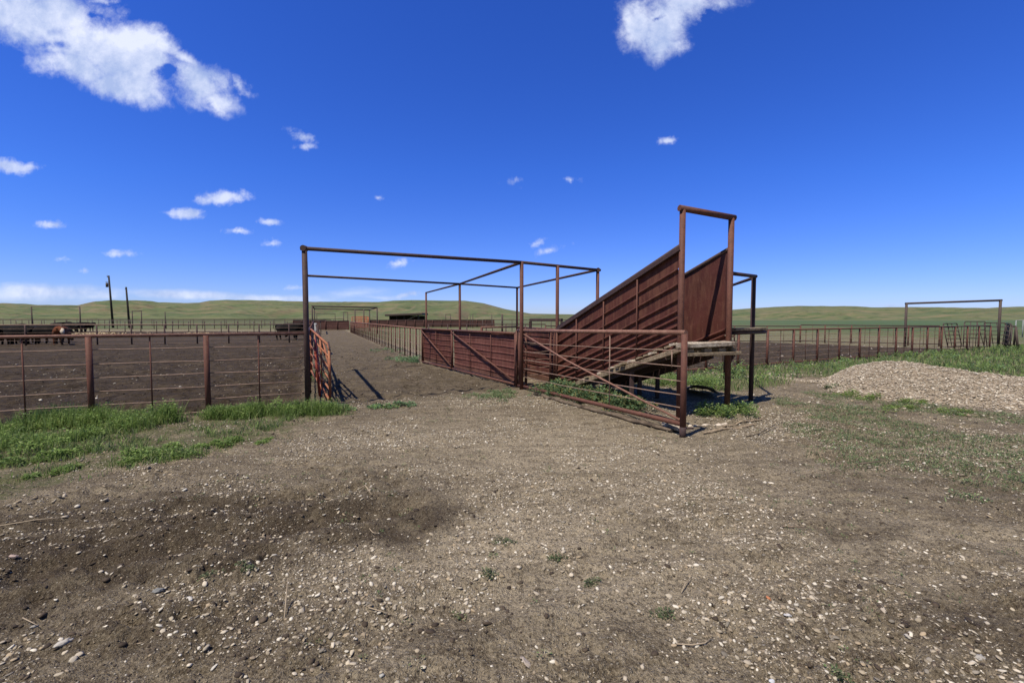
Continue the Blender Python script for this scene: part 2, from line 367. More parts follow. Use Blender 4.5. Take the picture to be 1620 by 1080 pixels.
# hill skyline (photo x, y) -> height at the crest distance
SKY = [(-600,486),(-200,482),(0,479),(35,480),(60,482),(122,482.5),(150,476.5),(175,474.5),(230,475),(250,478),(290,479),(316,478.5),(332,475),(360,474),(430,475),(490,477),(600,477.5),
       (622,475),(660,474.5),(735,475),(765,479.5),(800,489),(840,496),(900,497),(1000,498),(1080,495),(1165,489),(1230,485),(1262,483.7),(1355,484),(1378,486),(1450,485.5),(1500,486),(1560,487),(1600,485),(1660,484.5),(1900,487),(2300,485)]
SK_U = np.array([ray(a, b)[0]/ray(a, b)[1] for a, b in SKY]); SK_V = np.array([ray(a, b)[2]/ray(a, b)[1] for a, b in SKY])
CREST = 950.0
def height(x, y, cell=None):
    g, pen, dark, pale, n, n2 = masks(x, y)
    r = np.hypot(x, y); cell = np.zeros_like(r)+.01 if cell is None else cell
    h = .05*(fbm(x*.35, y*.35, 3, 2)-.5)*sm(1, 5, r)
    def octv(wl, amp, k):
        f = np.clip(1.6-cell/wl*3.2, 0, 1); return amp*f*(vn(x/wl, y/wl, k)-.5)
    rough = 1+1.0*pen+1.3*dark+.5*g-.55*pale
    rough *= .55+.9*fbm(x*1.3+3, y*1.3, 2, 4)
    clod = sm(.45, .75, fbm(x*2.3+5, y*2.3, 3, 1))
    rough *= .7+1.1*clod
    h += rough*(octv(.34, .028, 0)+octv(.15, .026, 1)+octv(.07, .027, 2)+octv(.036, .020, 3)+octv(.018, .010, 4))
    h += pen*(octv(.26, .09, 5)+octv(.12, .04, 4))
    # wheel ruts in the damp soil
    for (x0, y0, x1, y1, wd, dp) in ((*G(60, 905)[:2], *G(640, 800)[:2], .16, .035), (*G(-40, 850)[:2], *G(560, 770)[:2], .13, .02), (*G(560, 1010)[:2], *G(1180, 830)[:2], .16, .015), (*G(1000, 700)[:2], *G(1700, 890)[:2], .18, .012)):
        L = math.hypot(x1-x0, y1-y0); t = np.clip(((x-x0)*(x1-x0)+(y-y0)*(y1-y0))/L**2, 0, 1)
        d = np.hypot(x-x0-t*(x1-x0), y-y0-t*(y1-y0))+n*.12
        h += -1.7*dp*np.exp(-(d/wd)**2)+1.3*dp*np.exp(-((d-wd*1.7)/(wd*.7))**2)
    # hills
    Yp = np.maximum(y, r*.35)
    u = np.clip(x/np.maximum(Yp, 1e-3), -3.3, 3.3)
    prof = np.interp(u, SK_U, SK_V)*CREST+CAM_H
    t = np.clip((Yp-420)/(CREST-420), 0, 1)
    nn = fbm(x/130, y/130, 5, 2)-.5
    ramp = t*t*(3-2*t)*.72+.28*t**3
    rid = np.abs(fbm(x/75+4, y/240, 4, 3)-.5)
    h += np.where(Yp > 300, prof*np.clip(ramp+nn*1.0*t*(1-t)*2-rid*1.5*t*(1-t)*2.4, 0, 2), 0)
    h -= np.where(Yp > CREST, (Yp-CREST)*.03, 0)
    h -= .10*sm(900, 2, r)*0
    return h
def zh(x, y):
    return float(height(np.array([x*1.0]), np.array([y*1.0]))[0])
def gz(p): return Vector((p[0], p[1], zh(p[0], p[1])))

# ------------------------------------------------------------------ ground sheet
thd = np.concatenate([np.linspace(-180, -58, 36, endpoint=False), np.linspace(-58, 58, 840), np.linspace(58, 180, 36)[1:-1]])
th = np.radians(thd)
rr = np.concatenate([np.geomspace(.05, 1.5, 24, endpoint=False), np.geomspace(1.5, 60, 1000, endpoint=False), np.geomspace(60, 5200, 190)])
TH, RR = np.meshgrid(th, rr)
gx = (RR*np.sin(TH)).ravel(); gy = (RR*np.cos(TH)).ravel()
cell = (RR*.0030).ravel()
dth = np.abs(thd) > 58; cell = np.where(np.tile(dth, len(rr)), cell*25, cell)
gh = height(gx, gy, cell)
nt, nr = len(th), len(rr)
ii = np.arange(nr-1)[:, None]*nt; jj = np.arange(nt)[None, :]; j2 = (jj+1) % nt
quads = np.stack([ii+jj, ii+j2, ii+nt+j2, ii+nt+jj], -1).reshape(-1, 4)[:, ::-1]
me = npmesh('ground', np.stack([gx, gy, gh], -1), quads, 4, True)
mg, mp_, md, mpl, _, _ = masks(gx, gy)
for nm, ar in (('m_green', mg), ('m_pen', mp_), ('m_dark', md), ('m_pale', mpl)):
    a = me.attributes.new(nm, 'FLOAT', 'POINT'); a.data.foreach_set('value', np.ascontiguousarray(ar, dtype=np.float32))
mt, t, b = mat('dirt_ground', .92, .12)
P = t.new('ShaderNodeNewGeometry').outputs['Position']
mg_, mpn, mdk, mpa = t.attr('m_green'), t.attr('m_pen'), t.attr('m_dark'), t.attr('m_pale')
sp_ = t.new('ShaderNodeSeparateXYZ'); t.l.new(P, sp_.inputs[0])
n1 = t.noise(P, .9, 5, .6); n2 = t.noise(P, 4.5, 6, .65); n3 = t.noise(P, 22, 5, .65); n4 = t.noise(P, 90, 3, .6)
near = t.rng(sp_.outputs[1], 10, 60, 1, 0)
smap = t.new('ShaderNodeMapping'); smap.inputs['Scale'].default_value = (.45, 1.5, 1); smap.inputs['Rotation'].default_value = (0, 0, R(-8)); t.l.new(P, smap.inputs[0])
trk = t.noise(smap.outputs[0], 1.5, 6, .68, .4); trk2 = t.noise(smap.outputs[0], 4.2, 6, .66, .3)
n6 = t.noise(P, 190, 2, .6); n7 = t.noise(P, 48, 5, .75)
c = t.mix(t.rng(n2, .40, .60), (.185, .146, .093), (.30, .238, .157))
c = t.mix(t.m('MULTIPLY', t.rng(trk, .48, .62), .75), c, (.41, .335, .228))
c = t.mix(t.m('MULTIPLY', t.rng(trk2, .51, .41), .75), c, (.125, .094, .058))
c = t.mix(t.m('MULTIPLY', mpa, t.rng(trk2, .36, .56, .35, 1)), c, (.58, .475, .325))
c = t.mix(t.m('MULTIPLY', mdk, t.rng(n2, .35, .52, .55, .95)), c, (.068, .049, .032))
c = t.mix(t.m('MULTIPLY', t.rng(n3, .51, .62), .70), c, (.090, .065, .042))
c = t.mix(t.m('MULTIPLY', t.rng(n7, .53, .62), t.m('SUBTRACT', .65, t.m('MULTIPLY', mdk, .48))), c, (.52, .43, .30))
c = t.mix(t.m('MULTIPLY', t.rng(n7, .47, .38), .75), c, (.045, .033, .021))
c = t.mix(t.m('MULTIPLY', t.rng(n4, .56, .66), t.m('SUBTRACT', .55, t.m('MULTIPLY', mdk, .38))), c, (.50, .42, .30))
pc = t.mix(t.rng(n2, .4, .62), (.038, .027, .018), (.078, .056, .036)); pc = t.mix(t.rng(n1, .5, .7), pc, (.100, .073, .046)); n5 = t.noise(P, 11, 4, .6); pc = t.mix(t.m('MULTIPLY', t.rng(n5, .52, .64), .8), pc, (.022, .015, .011)); pc = t.mix(t.m('MULTIPLY', t.rng(n3, .58, .72), .7), pc, (.15, .115, .08))
c = t.mix(mpn, c, pc)
# fine grit, tiny pale chips
hsum = None
for vs_, thr_, cut_, amp_ in ((85, .30, .42, .5), (38, .27, .50, 1.0)):
    vor = t.new('ShaderNodeTexVoronoi'); t.put(vor.inputs['Vector'], P); vor.inputs['Scale'].default_value = vs_
    vc = t.new('ShaderNodeSeparateColor'); t.l.new(vor.outputs['Color'], vc.inputs[0])
    chip = t.rng(t.m('ADD', vor.outputs['Distance'], t.m('MULTIPLY', t.m('SUBTRACT', n4, .5), .3)), thr_+.05, thr_-.05)
    chip = t.m('MULTIPLY', chip, t.m('GREATER_THAN', t.m('ADD', vc.outputs[0], t.m('MULTIPLY', t.m('SUBTRACT', n2, .5), .9)), cut_))
    chip = t.m('MULTIPLY', chip, t.m('SUBTRACT', 1.0, t.m('MULTIPLY', t.m('MAXIMUM', mpn, t.m('MULTIPLY', mdk, .6)), .85)))
    chip = t.m('MULTIPLY', chip, near)
    c = t.mix(t.m('MULTIPLY', chip, .9), c, t.mix(vc.outputs[1], (.18, .145, .10), (.50, .43, .33)))
    hh_ = t.m('MULTIPLY', chip, amp_); hsum = hh_ if hsum is None else t.m('ADD', hsum, hh_)
chip = hsum
# short green cover
gn = t.m('ADD', n2, t.m('MULTIPLY', t.m('SUBTRACT', n3, .5), .8))
gnear = t.mix(t.rng(n2, .35, .65), (.105, .125, .050), (.150, .150, .070))
far1 = t.noise(P, .012, 6, .6); far2 = t.noise(P, .06, 6, .65)
stretch = t.new('ShaderNodeMapping'); stretch.inputs['Scale'].default_value = (.012, .05, .10); t.l.new(P, stretch.inputs[0])
far3 = t.noise(stretch.outputs[0], 1.0, 7, .65)
gfar = t.mix(t.rng(far1, .4, .62), (.085, .112, .046), (.125, .140, .062))
gfar = t.mix(t.m('MULTIPLY', t.rng(far3, .47, .62), .85), gfar, (.185, .150, .085))
gfar = t.mix(t.m('MULTIPLY', t.rng(far2, .52, .66), .7), gfar, (.040, .058, .026))
steep = t.new('ShaderNodeNewGeometry'); sn_ = t.new('ShaderNodeSeparateXYZ'); t.l.new(steep.outputs['Normal'], sn_.inputs[0])
gfar = t.mix(t.m('MULTIPLY', t.rng(sn_.outputs[2], .985, .955), t.rng(far2, .4, .6, .2, .65)), gfar, (.17, .125, .08))
flat = t.m('MULTIPLY', t.rng(sp_.outputs[1], 520, 330), t.rng(sp_.outputs[0], 0, 120))
gfar = t.mix(t.m('MULTIPLY', flat, .7), gfar, (.06, .105, .045))
gcol = t.mix(t.rng(sp_.outputs[1], 25, 70), gnear, gfar)
gnf = t.m('ADD', t.m('MULTIPLY', gn, .9), t.m('MULTIPLY', n4, .35)); gf1 = t.rng(t.m('ADD', gnf, t.m('MULTIPLY', mg_, .5)), .98, 1.12, 0, .85)
gf2 = t.rng(sp_.outputs[1], 22, 50); gf = t.m('ADD', t.m('MULTIPLY', gf1, t.m('SUBTRACT', 1.0, gf2)), t.m('MULTIPLY', mg_, gf2), clamp=True)
c = t.mix(gf, c, gcol)
t.l.new(c, b.inputs['Base Color'])
hb = t.m('ADD', t.m('MULTIPLY', n3, .8), t.m('ADD', t.m('MULTIPLY', t.m('ADD', n7, n4), .55), t.m('MULTIPLY', chip, .5)))
bump(t, b, t.m('MULTIPLY', hb, t.rng(sp_.outputs[1], 20, 200, 1, .2)), 1.0, .05)
ground = link('ground', me, mt); tag(ground, kind='structure')

# ------------------------------------------------------------------ pebbles
def ico(sub):
    import bmesh
    bm = bmesh.new(); bmesh.ops.create_icosphere(bm, subdivisions=sub, radius=1)
    v = np.array([q.co[:] for q in bm.verts]); f = np.array([[q.index for q in fc.verts] for fc in bm.faces]); bm.free(); return v, f
def stones(rs, px, py, size, base=1, sink=.25, pal=None, zadd=None, lift=None):
    n = len(px); v, f = ico(base); k = len(v)
    sc = np.stack([size*rs.uniform(.8, 1.5, n), size*rs.uniform(.65, 1.05, n), size*rs.uniform(.32, .6, n)], -1)*.5
    a = rs.uniform(0, 2*np.pi, n); tx = rs.normal(0, .22, n); ty = rs.normal(0, .22, n)
    pv = v[None]*(1+rs.uniform(-.24, .24, (n, k, 1)))*sc[:, None, :]
    z = pv[..., 2]+pv[..., 0]*tx[:, None]+pv[..., 1]*ty[:, None]
    X = pv[..., 0]*np.cos(a)[:, None]-pv[..., 1]*np.sin(a)[:, None]; Yv = pv[..., 0]*np.sin(a)[:, None]+pv[..., 1]*np.cos(a)[:, None]
    base_z = (height(px, py) if zadd is None else zadd)+sc[:, 2]*(1-2*sink)
    Vv = np.stack([X+px[:, None], Yv+py[:, None], z+base_z[:, None]], -1).reshape(-1, 3)
    Fv = (f[None]+(np.arange(n)*k)[:, None, None]).reshape(-1, 3)
    pal = np.array(pal if pal is not None else [(.40, .34, .26), (.52, .45, .35), (.32, .265, .19), (.34, .265, .175), (.23, .20, .16), (.62, .56, .46), (.27, .215, .15), (.45, .385, .29)])
    c = pal[rs.randint(0, len(pal), n)]*rs.uniform(.72, 1.12, (n, 1))
    return Vv, Fv, np.repeat(c, k, 0)
rs = np.random.RandomState(11)
def scatter(n, r0, r1, power=1.0):
    u = rs.rand(n); r = np.sqrt(r0**2+(r1**2-r0**2)*u) if power == 1 else r0*(r1/r0)**u
    a = rs.uniform(R(-55), R(55), n); return r*np.sin(a), r*np.cos(a)
def thin(x, y, keep_dark=.35, keep_pen=.12, keep_g=.25):
    g, pen, dark, pale, n, n2 = masks(x, y)
    p = (.25+1.5*sm(.42, .62, fbm(x*1.1+9, y*1.1, 3, 0)))*(1-(1-keep_dark)*dark)*(1-(1-keep_pen)*np.clip(pen*2, 0, 1))*(1-(1-keep_g)*np.where(x > 2, g*.35, g))*(1-.35*pale)
    k = rs.rand(len(x)) < p*.62; return x[k], y[k]
parts_ = []
x, y = thin(*scatter(52000, 1.6, 5.2)); s = np.clip(rs.lognormal(math.log(.0104), .48, len(x)), .005, .030); k = s > .016; parts_.append((stones(rs, x[k], y[k], s[k], 2), True)); parts_.append((stones(rs, x[~k], y[~k], s[~k], 1), True))
x, y = thin(*scatter(85000, 5.2, 10)); s = np.clip(rs.lognormal(math.log(.0150), .42, len(x)), .008, .06); parts_.append((stones(rs, x, y, s, 1), False))
x, y = thin(*scatter(46000, 10, 22)); s = np.clip(rs.lognormal(math.log(.024), .4, len(x)), .012, .08); parts_.append((stones(rs, x, y, s, 1), False))
Vs, Fs, Cs, off = [], [], [], 0
for (v, f, cc), _ in parts_:
    Vs.append(v); Fs.append(f+off); Cs.append(cc); off += len(v)
me = npmesh('pebbles', np.concatenate(Vs), np.concatenate(Fs), 3, False, np.concatenate(Cs))
tag(link('pebbles', me, 'stone'), 'pale pebbles and gravel strewn over the brown dirt', 'pebbles', kind='stuff')

# clods of soil
x, y = scatter(26000, 1.7, 30, 2); g, pen, dark, pale, n, n2 = masks(x, y)
k = rs.rand(len(x)) < (.05+.6*dark+.9*np.clip(pen*2, 0, 1))*(1-.8*g); x, y = x[k], y[k]
s = np.clip(rs.lognormal(math.log(.019), .4, len(x)), .008, .05)*(1+np.clip(y-5, 0, 20)*.06)
v, f, cc = stones(rs, x, y, s, 1, .4, [(.060, .043, .030), (.080, .058, .040), (.050, .036, .026), (.11, .082, .056)])
tag(link('soil_clods', npmesh('soil_clods', v, f, 3, False, cc), 'stone'), 'crumbly dark clods of soil and manure', 'soil', kind='stuff')
# bleached stones out in the pens
x = rs.uniform(-30, -4, 150); y = rs.uniform(9.5, 34, 150); k = poly_mask(PEN, x, y, .1) > .5; x, y = x[k], y[k]
v, f, cc = stones(rs, x, y, rs.uniform(.03, .08, len(x)), 1, .35, [(.40, .34, .27), (.34, .28, .22), (.27, .22, .17)])
x = rs.uniform(5, 24, 120); y = rs.uniform(14, 32, 120); k = poly_mask(PENR, x, y, .1) > .5; x, y = x[k], y[k]
v2, f2, c2 = stones(rs, x, y, rs.uniform(.04, .13, len(x)), 1, .2, [(.5, .44, .38), (.42, .36, .3)])
tag(link('pen_rubble', npmesh('pen_rubble', np.concatenate([v, v2]), np.concatenate([f, f2+len(v)]), 3, False, np.concatenate([cc, c2])), 'stone'), 'scattered pale rubble lying on the dark pen soil', 'rubble', kind='stuff')

# bigger single stones
STN = [(300,954,.05,'white chunk of stone, brightest in the lower left dirt',(.62,.58,.52)),(100,1018,.075,'flat pale stone at the lower left corner of the dirt',(.36,.33,.29)),
       (249,936,.07,'flat grey stone lying left of the white chunk',(.22,.22,.21)),(832,1048,.065,'tan rounded stone at the bottom edge of the dirt, centre',(.36,.30,.25)),
       (1246,976,.055,'white angular stone right of the orange stone',(.55,.53,.52)),(1252,966,.045,'tan round stone touching the white angular stone',(.42,.36,.29)),
       (1396,972,.045,'tan blocky stone alone in the right foreground',(.46,.39,.31)),(1216,948,.05,'rusty orange stone in the right foreground',(.42,.17,.08)),
       (1436,1008,.05,'pale flat stone below the tan blocky stone',(.42,.38,.33)),(1222,1075,.04,'white rounded stone at the bottom edge under the orange one',(.58,.58,.6)),
       (338,1054,.04,'pale oval stone at the bottom edge, lower left',(.5,.46,.4)),(22,894,.06,'pinkish flat stone near the left edge of the dirt',(.33,.25,.22)),
       (604,1074,.04,'white stone at the very bottom edge, left of centre',(.5,.48,.44)),(1550,1045,.055,'flat pale stone in the lower right corner',(.40,.37,.33)),(291,775,.07,'long white stone at the edge of the left grass',(.6,.57,.5)),(55,990,.05,'tilted grey stone above the flat pale one at lower left',(.3,.28,.25))]
for i, (px, py, sz, lb, c_) in enumerate(STN):
    g0 = G(px, py); q = np.random.RandomState(50+i)
    v, f, cc = stones(q, np.array([g0.x]), np.array([g0.y]), np.array([sz*.72]), 3, .3, [c_])
    v = v+(fbm(v[:, 0]*60, v[:, 1]*60+v[:, 2]*50, 2, 1)[:, None]-.5)*sz*.12
    z0 = zh(g0.x, g0.y); me = npmesh('stone', v-np.array([g0.x, g0.y, z0]), f, 3, True, cc)
    o = link('stone', me, 'stone'); o.location = (g0.x, g0.y, z0); tag(o, lb, 'stone', 'larger stones on the dirt')

# ------------------------------------------------------------------ plants
def blades(rs, x, y, h, wd, cols, spread=.35, lean=.5):
    n = len(x); z = height(x, y)-.01; a = rs.uniform(0, 2*np.pi, n); dx, dy = np.cos(a), np.sin(a)
    ln = h*rs.uniform(.15, 1, n)*lean; b_ = rs.uniform(0, 2*np.pi, n); lx, ly = np.cos(b_)*ln, np.sin(b_)*ln
    wv_ = wd*rs.uniform(.6, 1.2, n)
    def pt(s, k, q): return np.stack([x+lx*q*q+dx*wv_*s*k, y+ly*q*q+dy*wv_*s*k, z+h*q*(1-.18*q*ln/h)], -1)
    Vv = np.stack([pt(-1, .7, 0), pt(1, .7, 0), pt(-1, .9, .45), pt(1, .9, .45), pt(-1, .55, .8), pt(1, .55, .8), pt(0, 0, 1)], 1).reshape(-1, 3)
    b0 = (np.arange(n)*7)[:, None]
    q = np.concatenate([b0+np.array([0, 1, 3, 2]), b0+np.array([2, 3, 5, 4])], 1).reshape(-1, 4); tr = b0+np.array([4, 5, 6])
    c = np.array(cols)[rs.randint(0, len(cols), n)]*rs.uniform(.7, 1.2, (n, 1))
    return Vv, q, tr, np.repeat(c, 7, 0)
def blade_obj(name, bl, m='leaf'):
    Vv, q, tr, c = bl
    faces = np.concatenate([q.ravel(), tr.ravel()]); nv = np.concatenate([np.full(len(q), 4), np.full(len(tr), 3)])
    return link(name, npmesh(name, Vv, faces, nv, False, c), m)
def leafclump(rs, cx, cy, rad, hgt, nl, size, cols):
    """leafy weeds: arrays of clump centres, each with nl small folded leaves through its volume"""
    n = len(cx)*nl; ci = np.repeat(np.arange(len(cx)), nl)
    a = rs.uniform(0, 2*np.pi, n); q = np.sqrt(rs.rand(n)); lev = rs.rand(n)**.8
    shape = np.sqrt(np.clip(1-(lev*.95)**2, 0, 1))*.9+.12
    x = cx[ci]+rad[ci]*q*np.cos(a)*shape; y = cy[ci]+rad[ci]*q*np.sin(a)*shape
    z = height(cx, cy)[ci]+hgt[ci]*lev*(.65+.35*rs.rand(n))
    s = size*rs.uniform(.5, 1.3, n)
    d = np.stack([np.cos(a), np.sin(a), rs.uniform(-.1, 1.2, n)], -1); d /= np.linalg.norm(d, axis=1)[:, None]
    r_ = rs.normal(0, .45, (n, 3))+np.array([0, 0, 1.0]); sd = np.cross(d, r_); sd /= np.linalg.norm(sd, axis=1)[:, None]+1e-6
    P0 = np.stack([x, y, z], -1); mid = P0+d*s[:, None]*.5; tip = P0+d*s[:, None]; tip[:, 2] -= s*.2
    Vv = np.stack([P0, mid+sd*s[:, None]*.24, tip, mid-sd*s[:, None]*.24], 1).reshape(-1, 3)
    fq = (np.arange(n)*4)[:, None]+np.array([0, 1, 2, 3])
    tone = rs.uniform(.7, 1.2, len(cx))[ci]*rs.uniform(.75, 1.2, n)
    c = np.array(cols)[rs.randint(0, len(cols), n)]*tone[:, None]
    return Vv, fq, np.repeat(c, 4, 0)
def leaf_obj(name, lst, m='leaf'):
    off = 0; V_, F_, C_ = [], [], []
    for v, f, c in lst: V_.append(v); F_.append(f+off); C_.append(c); off += len(v)
    return link(name, npmesh(name, np.concatenate(V_), np.concatenate(F_), 4, False, np.concatenate(C_)), m)
GR = [(.19, .28, .072), (.23, .34, .088), (.15, .22, .060), (.30, .37, .13), (.36, .33, .17)]
GD = [(.16, .23, .09), (.20, .26, .11), (.13, .19, .075), (.26, .28, .15), (.31, .28, .17)]
GB = [(.16, .26, .12), (.22, .33, .16), (.12, .20, .10)]
rs = np.random.RandomState(21)
def in_poly(poly, n, x0, x1, y0, y1, thr=.5, nz=None):
    x = rs.uniform(x0, x1, n); y = rs.uniform(y0, y1, n); k = poly_mask(poly, x, y, .25) > thr*rs.uniform(.6, 1.4, n)
    x, y = x[k], y[k]
    if nz:
        k = rs.rand(len(x)) < sm(nz[1], nz[2], fbm(x*nz[0], y*nz[0], 3, 2)); x, y = x[k], y[k]
    return x, y
# left foreground grass
x, y = in_poly(GRASSL, 120000, -10, -2.5, 4.2, 9.2, .5, (1.5, .40, .62)); k = rs.rand(len(x)) < sm(.35, .62, fbm(x*4, y*4, 3, 4))*(.7+.3*sm(4.6, 6.6, y+.25*(x+8))); x, y = x[k], y[k]
hl = (.025+.085*rs.rand(len(x))**2)*(.5+1.2*fbm(x*1.2, y*1.2, 2, 3))
o = blade_obj('grass', blades(rs, x, y, hl, .0055, GR[:4]+GD, lean=.9)); tag(o, 'short green grass spreading from the left fence over the dirt', 'grass', kind='stuff')
# tall weeds along the left fence
cx, cy, ch, cr_ = [], [], [], []
def strip(p, q, n, wd, h0, h1, r0=.12, r1=.24):
    for i in range(n):
        t_ = rs.rand(); o_ = rs.normal(0, wd); cx.append(p.x+(q.x-p.x)*t_+o_*.4); cy.append(p.y+(q.y-p.y)*t_-abs(o_)); ch.append(rs.uniform(h0, h1)); cr_.append(rs.uniform(r0, r1))
strip(G(-160, 695), G(60, 680), 34, .35, .10, .22); strip(G(40, 672), G(280, 664), 60, .30, .16, .36); strip(G(0, 700), G(150, 690), 26, .35, .10, .24)
strip(G(335, 660), G(420, 655), 26, .12, .15, .27); strip(G(400, 655), G(530, 652), 44, .12, .12, .30); strip(G(-100, 735), G(260, 700), 26, .8, .03, .11, .04, .12); strip(G(300, 700), G(430, 690), 10, .25, .03, .08, .05, .12); strip(G(205, 720), G(300, 722), 9, .2, .05, .13)
cx, cy, ch, cr_ = map(np.array, (cx, cy, ch, cr_))
o = leaf_obj('weeds', [leafclump(rs, cx, cy, cr_*rs.uniform(.6, 1.2, len(cx)), ch*rs.uniform(.6, 1.15, len(cx)), 150, .042, GR[:4]+[(.21, .32, .10)])]); tag(o, 'bright leafy weeds growing along the foot of the left pipe fence', 'weeds', kind='stuff')
n_ = len(cx); x = np.repeat(cx, 70)+rs.normal(0, .11, n_*70); y = np.repeat(cy, 70)+rs.normal(0, .11, n_*70)
o = blade_obj('tall_grass', blades(rs, x, y, np.repeat(ch, 70)*rs.uniform(.5, 1.15, n_*70), .0045, GR[:4])); tag(o, 'tall green blades among the weeds at the left fence', 'grass', kind='stuff')
# right-hand meadow between the dirt and the far pen
x, y = in_poly(GRASSR, 90000, 3, 36, 9.5, 34, .5)
d_ = np.hypot(x, y); k = rs.rand(len(x)) < np.clip(14/d_, .25, 1); x, y = x[k], y[k]; d_ = np.hypot(x, y)
tallm = .45+1.0*fbm(x*.6, y*.6, 3, 1)
o = blade_obj('meadow_grass', blades(rs, x, y, (.10+.17*rs.rand(len(x)))*tallm, .0055*(d_/9), GR+GD[:3], lean=.7)); tag(o, 'rough green grass behind the gravel pile', 'grass', kind='stuff')
x, y = in_poly(GRASSR, 1500, 3, 30, 9.5, 30, .5, (.7, .45, .6))
o = leaf_obj('meadow_weeds', [leafclump(rs, x, y, rs.uniform(.15, .32, len(x)), rs.uniform(.14, .34, len(x)), 90, .075, GR[:4]+GB[:2])]); tag(o, 'leafy weeds in the rough grass along the right pen fence', 'weeds', kind='stuff')
# dusty ground cover in the right foreground
x, y = in_poly(FGREEN, 90000, 3, 13, 4.0, 11.5, .35, (1.3, .42, .66))
o = blade_obj('creeping_cover', blades(rs, x, y, .02+.04*rs.rand(len(x)), .005, GD, lean=1.3)); tag(o, 'low dusty green ground cover in the right foreground', 'ground cover', kind='stuff')
x, y = in_poly(FGREEN, 1500, 4, 13, 4.2, 10.5, .5, (1.3, .45, .62))
o = leaf_obj('creeping_weeds', [leafclump(rs, x, y, rs.uniform(.05, .13, len(x)), rs.uniform(.02, .06, len(x)), 36, .026, GD+GB)]); tag(o, 'flat creeping weeds in front of the gravel pile', 'weeds', kind='stuff')
# sparse sprigs all over the dirt
x, y = scatter(5200, 2.2, 12); k = fbm(x*1.6, y*1.6, 3, 5) > .58; x, y = x[k], y[k]; g, pen, dark, pale, n, n2 = masks(x, y); k = (pen < .5) & (rs.rand(len(x)) < .5); x, y = x[k], y[k]
o = leaf_obj('sprigs', [leafclump(rs, x, y, rs.uniform(.015, .05, len(x)), rs.uniform(.01, .03, len(x)), 14, .017, GD)]); tag(o, 'tiny sprigs of weed dotted over the dirt', 'weeds', kind='stuff')
# weeds inside the loading area
cx, cy, ch, cr_ = [], [], [], []
for (px, py, n0, sx, sy, h0, h1) in ((880, 620, 34, 28, 6, .14, .30), (935, 630, 40, 42, 8, .14, .32), (985, 643, 26, 30, 8, .08, .24), (905, 612, 18, 24, 5, .16, .32)):
    for i in range(n0):
        q = G(px+rs.normal(0, sx*.6), py+rs.normal(0, sy*.5)); cx.append(q.x); cy.append(q.y); ch.append(rs.uniform(h0, h1)); cr_.append(rs.uniform(.1, .2))
o = leaf_obj('broadleaf_weeds', [leafclump(rs, *map(np.array, (cx, cy, cr_, ch)), 130, .06, GB+[(.12, .17, .07), (.30, .27, .10)])]); tag(o, 'broad leafy weeds with yellow flecks under the loading ramp', 'weeds', kind='stuff')
def weed_patch(spots, lb, cat='weed clump', nl=150, size=.045, cols=GR[:4]+GB[:1], stuff=False):
    cx, cy, ch, cr_ = [], [], [], []
    for (px, py, n0, sx, sy, h0, h1, r_) in spots:
        for i in range(n0):
            q = G(px+rs.normal(0, sx*.55), py+rs.normal(0, sy*.5)); cx.append(q.x); cy.append(q.y); ch.append(rs.uniform(h0, h1)); cr_.append(r_*rs.uniform(.5, 1.3))
    o = leaf_obj('weeds' if stuff else 'weed_clump', [leafclump(rs, *map(np.array, (cx, cy, cr_, ch)), nl, size, cols)]); tag(o, lb, cat, None if stuff else 'separate clumps of weeds', 'stuff' if stuff else None)
weed_patch([(1165, 655, 16, 26, 5, .14, .27, .15)], 'bushy green weeds between the two right-hand posts', nl=150, stuff=True)
weed_patch([(1118, 655, 9, 14, 4, .10, .26, .10)], 'green weeds left of the ramp end post, by the dark shade', nl=130, stuff=True)
weed_patch([(1110, 608, 22, 26, 5, .18, .3, .2), (1050, 606, 14, 30, 4, .15, .28, .2)], 'bright grassy weeds seen beneath the raised ramp end', stuff=True, nl=200)
weed_patch([(640, 570, 12, 20, 6, .08, .22, .14), (655, 573, 6, 6, 3, .15, .3, .16)], 'blue green leafy weeds beside the far sheeted gate', stuff=True, cols=GB, size=.07, nl=80)
weed_patch([(610, 556, 10, 20, 5, .06, .15, .16)], 'low weeds along the foot of the alley fence', stuff=True, cols=GB, size=.07, nl=60)
weed_patch([(545, 648, 10, 20, 3, .04, .12, .10), (600, 644, 10, 26, 3, .02, .06, .09)], 'blue green leafy weeds at the foot of the orange gate', stuff=True, cols=GB+GR[:1], size=.05, nl=70)
weed_patch([(640, 640, 8, 14, 3, .02, .08, .09)], 'small blue green weeds out in the mouth of the alley', stuff=True, cols=GB, size=.045, nl=60)
weed_patch([(785, 625, 26, 34, 9, .03, .12, .14)], 'dusty green weeds at the corner post of the gates', stuff=True, cols=GD+GB, size=.035, nl=110)
weed_patch([(505, 600, 6, 8, 8, .15, .3, .14)], 'green weeds growing between the leaning orange gate and the tall post', stuff=True, nl=120, size=.05)
for (px, py, lb) in ((797, 857, 'small weed on the pale patch of dirt in the centre'), (768, 911, 'dark small weed below the pale patch'), (880, 884, 'sprawling weed right of the pale patch'), (935, 922, 'small weed beside the bluish stone'),
                     (330, 915, 'flat weed in the gravelly strip at the left'), (1052, 972, 'small dark weed in the right of centre foreground'), (1330, 1068, 'tuft of weed at the bottom edge, right of centre'), (390, 907, 'dry green weed among the pebbles left of centre')):
    weed_patch([(px, py, 9, 15, 5, .008, .03, .035)], lb, 'weed', nl=14, size=.02, cols=[(.10, .14, .06), (.13, .17, .08), (.17, .18, .10)])
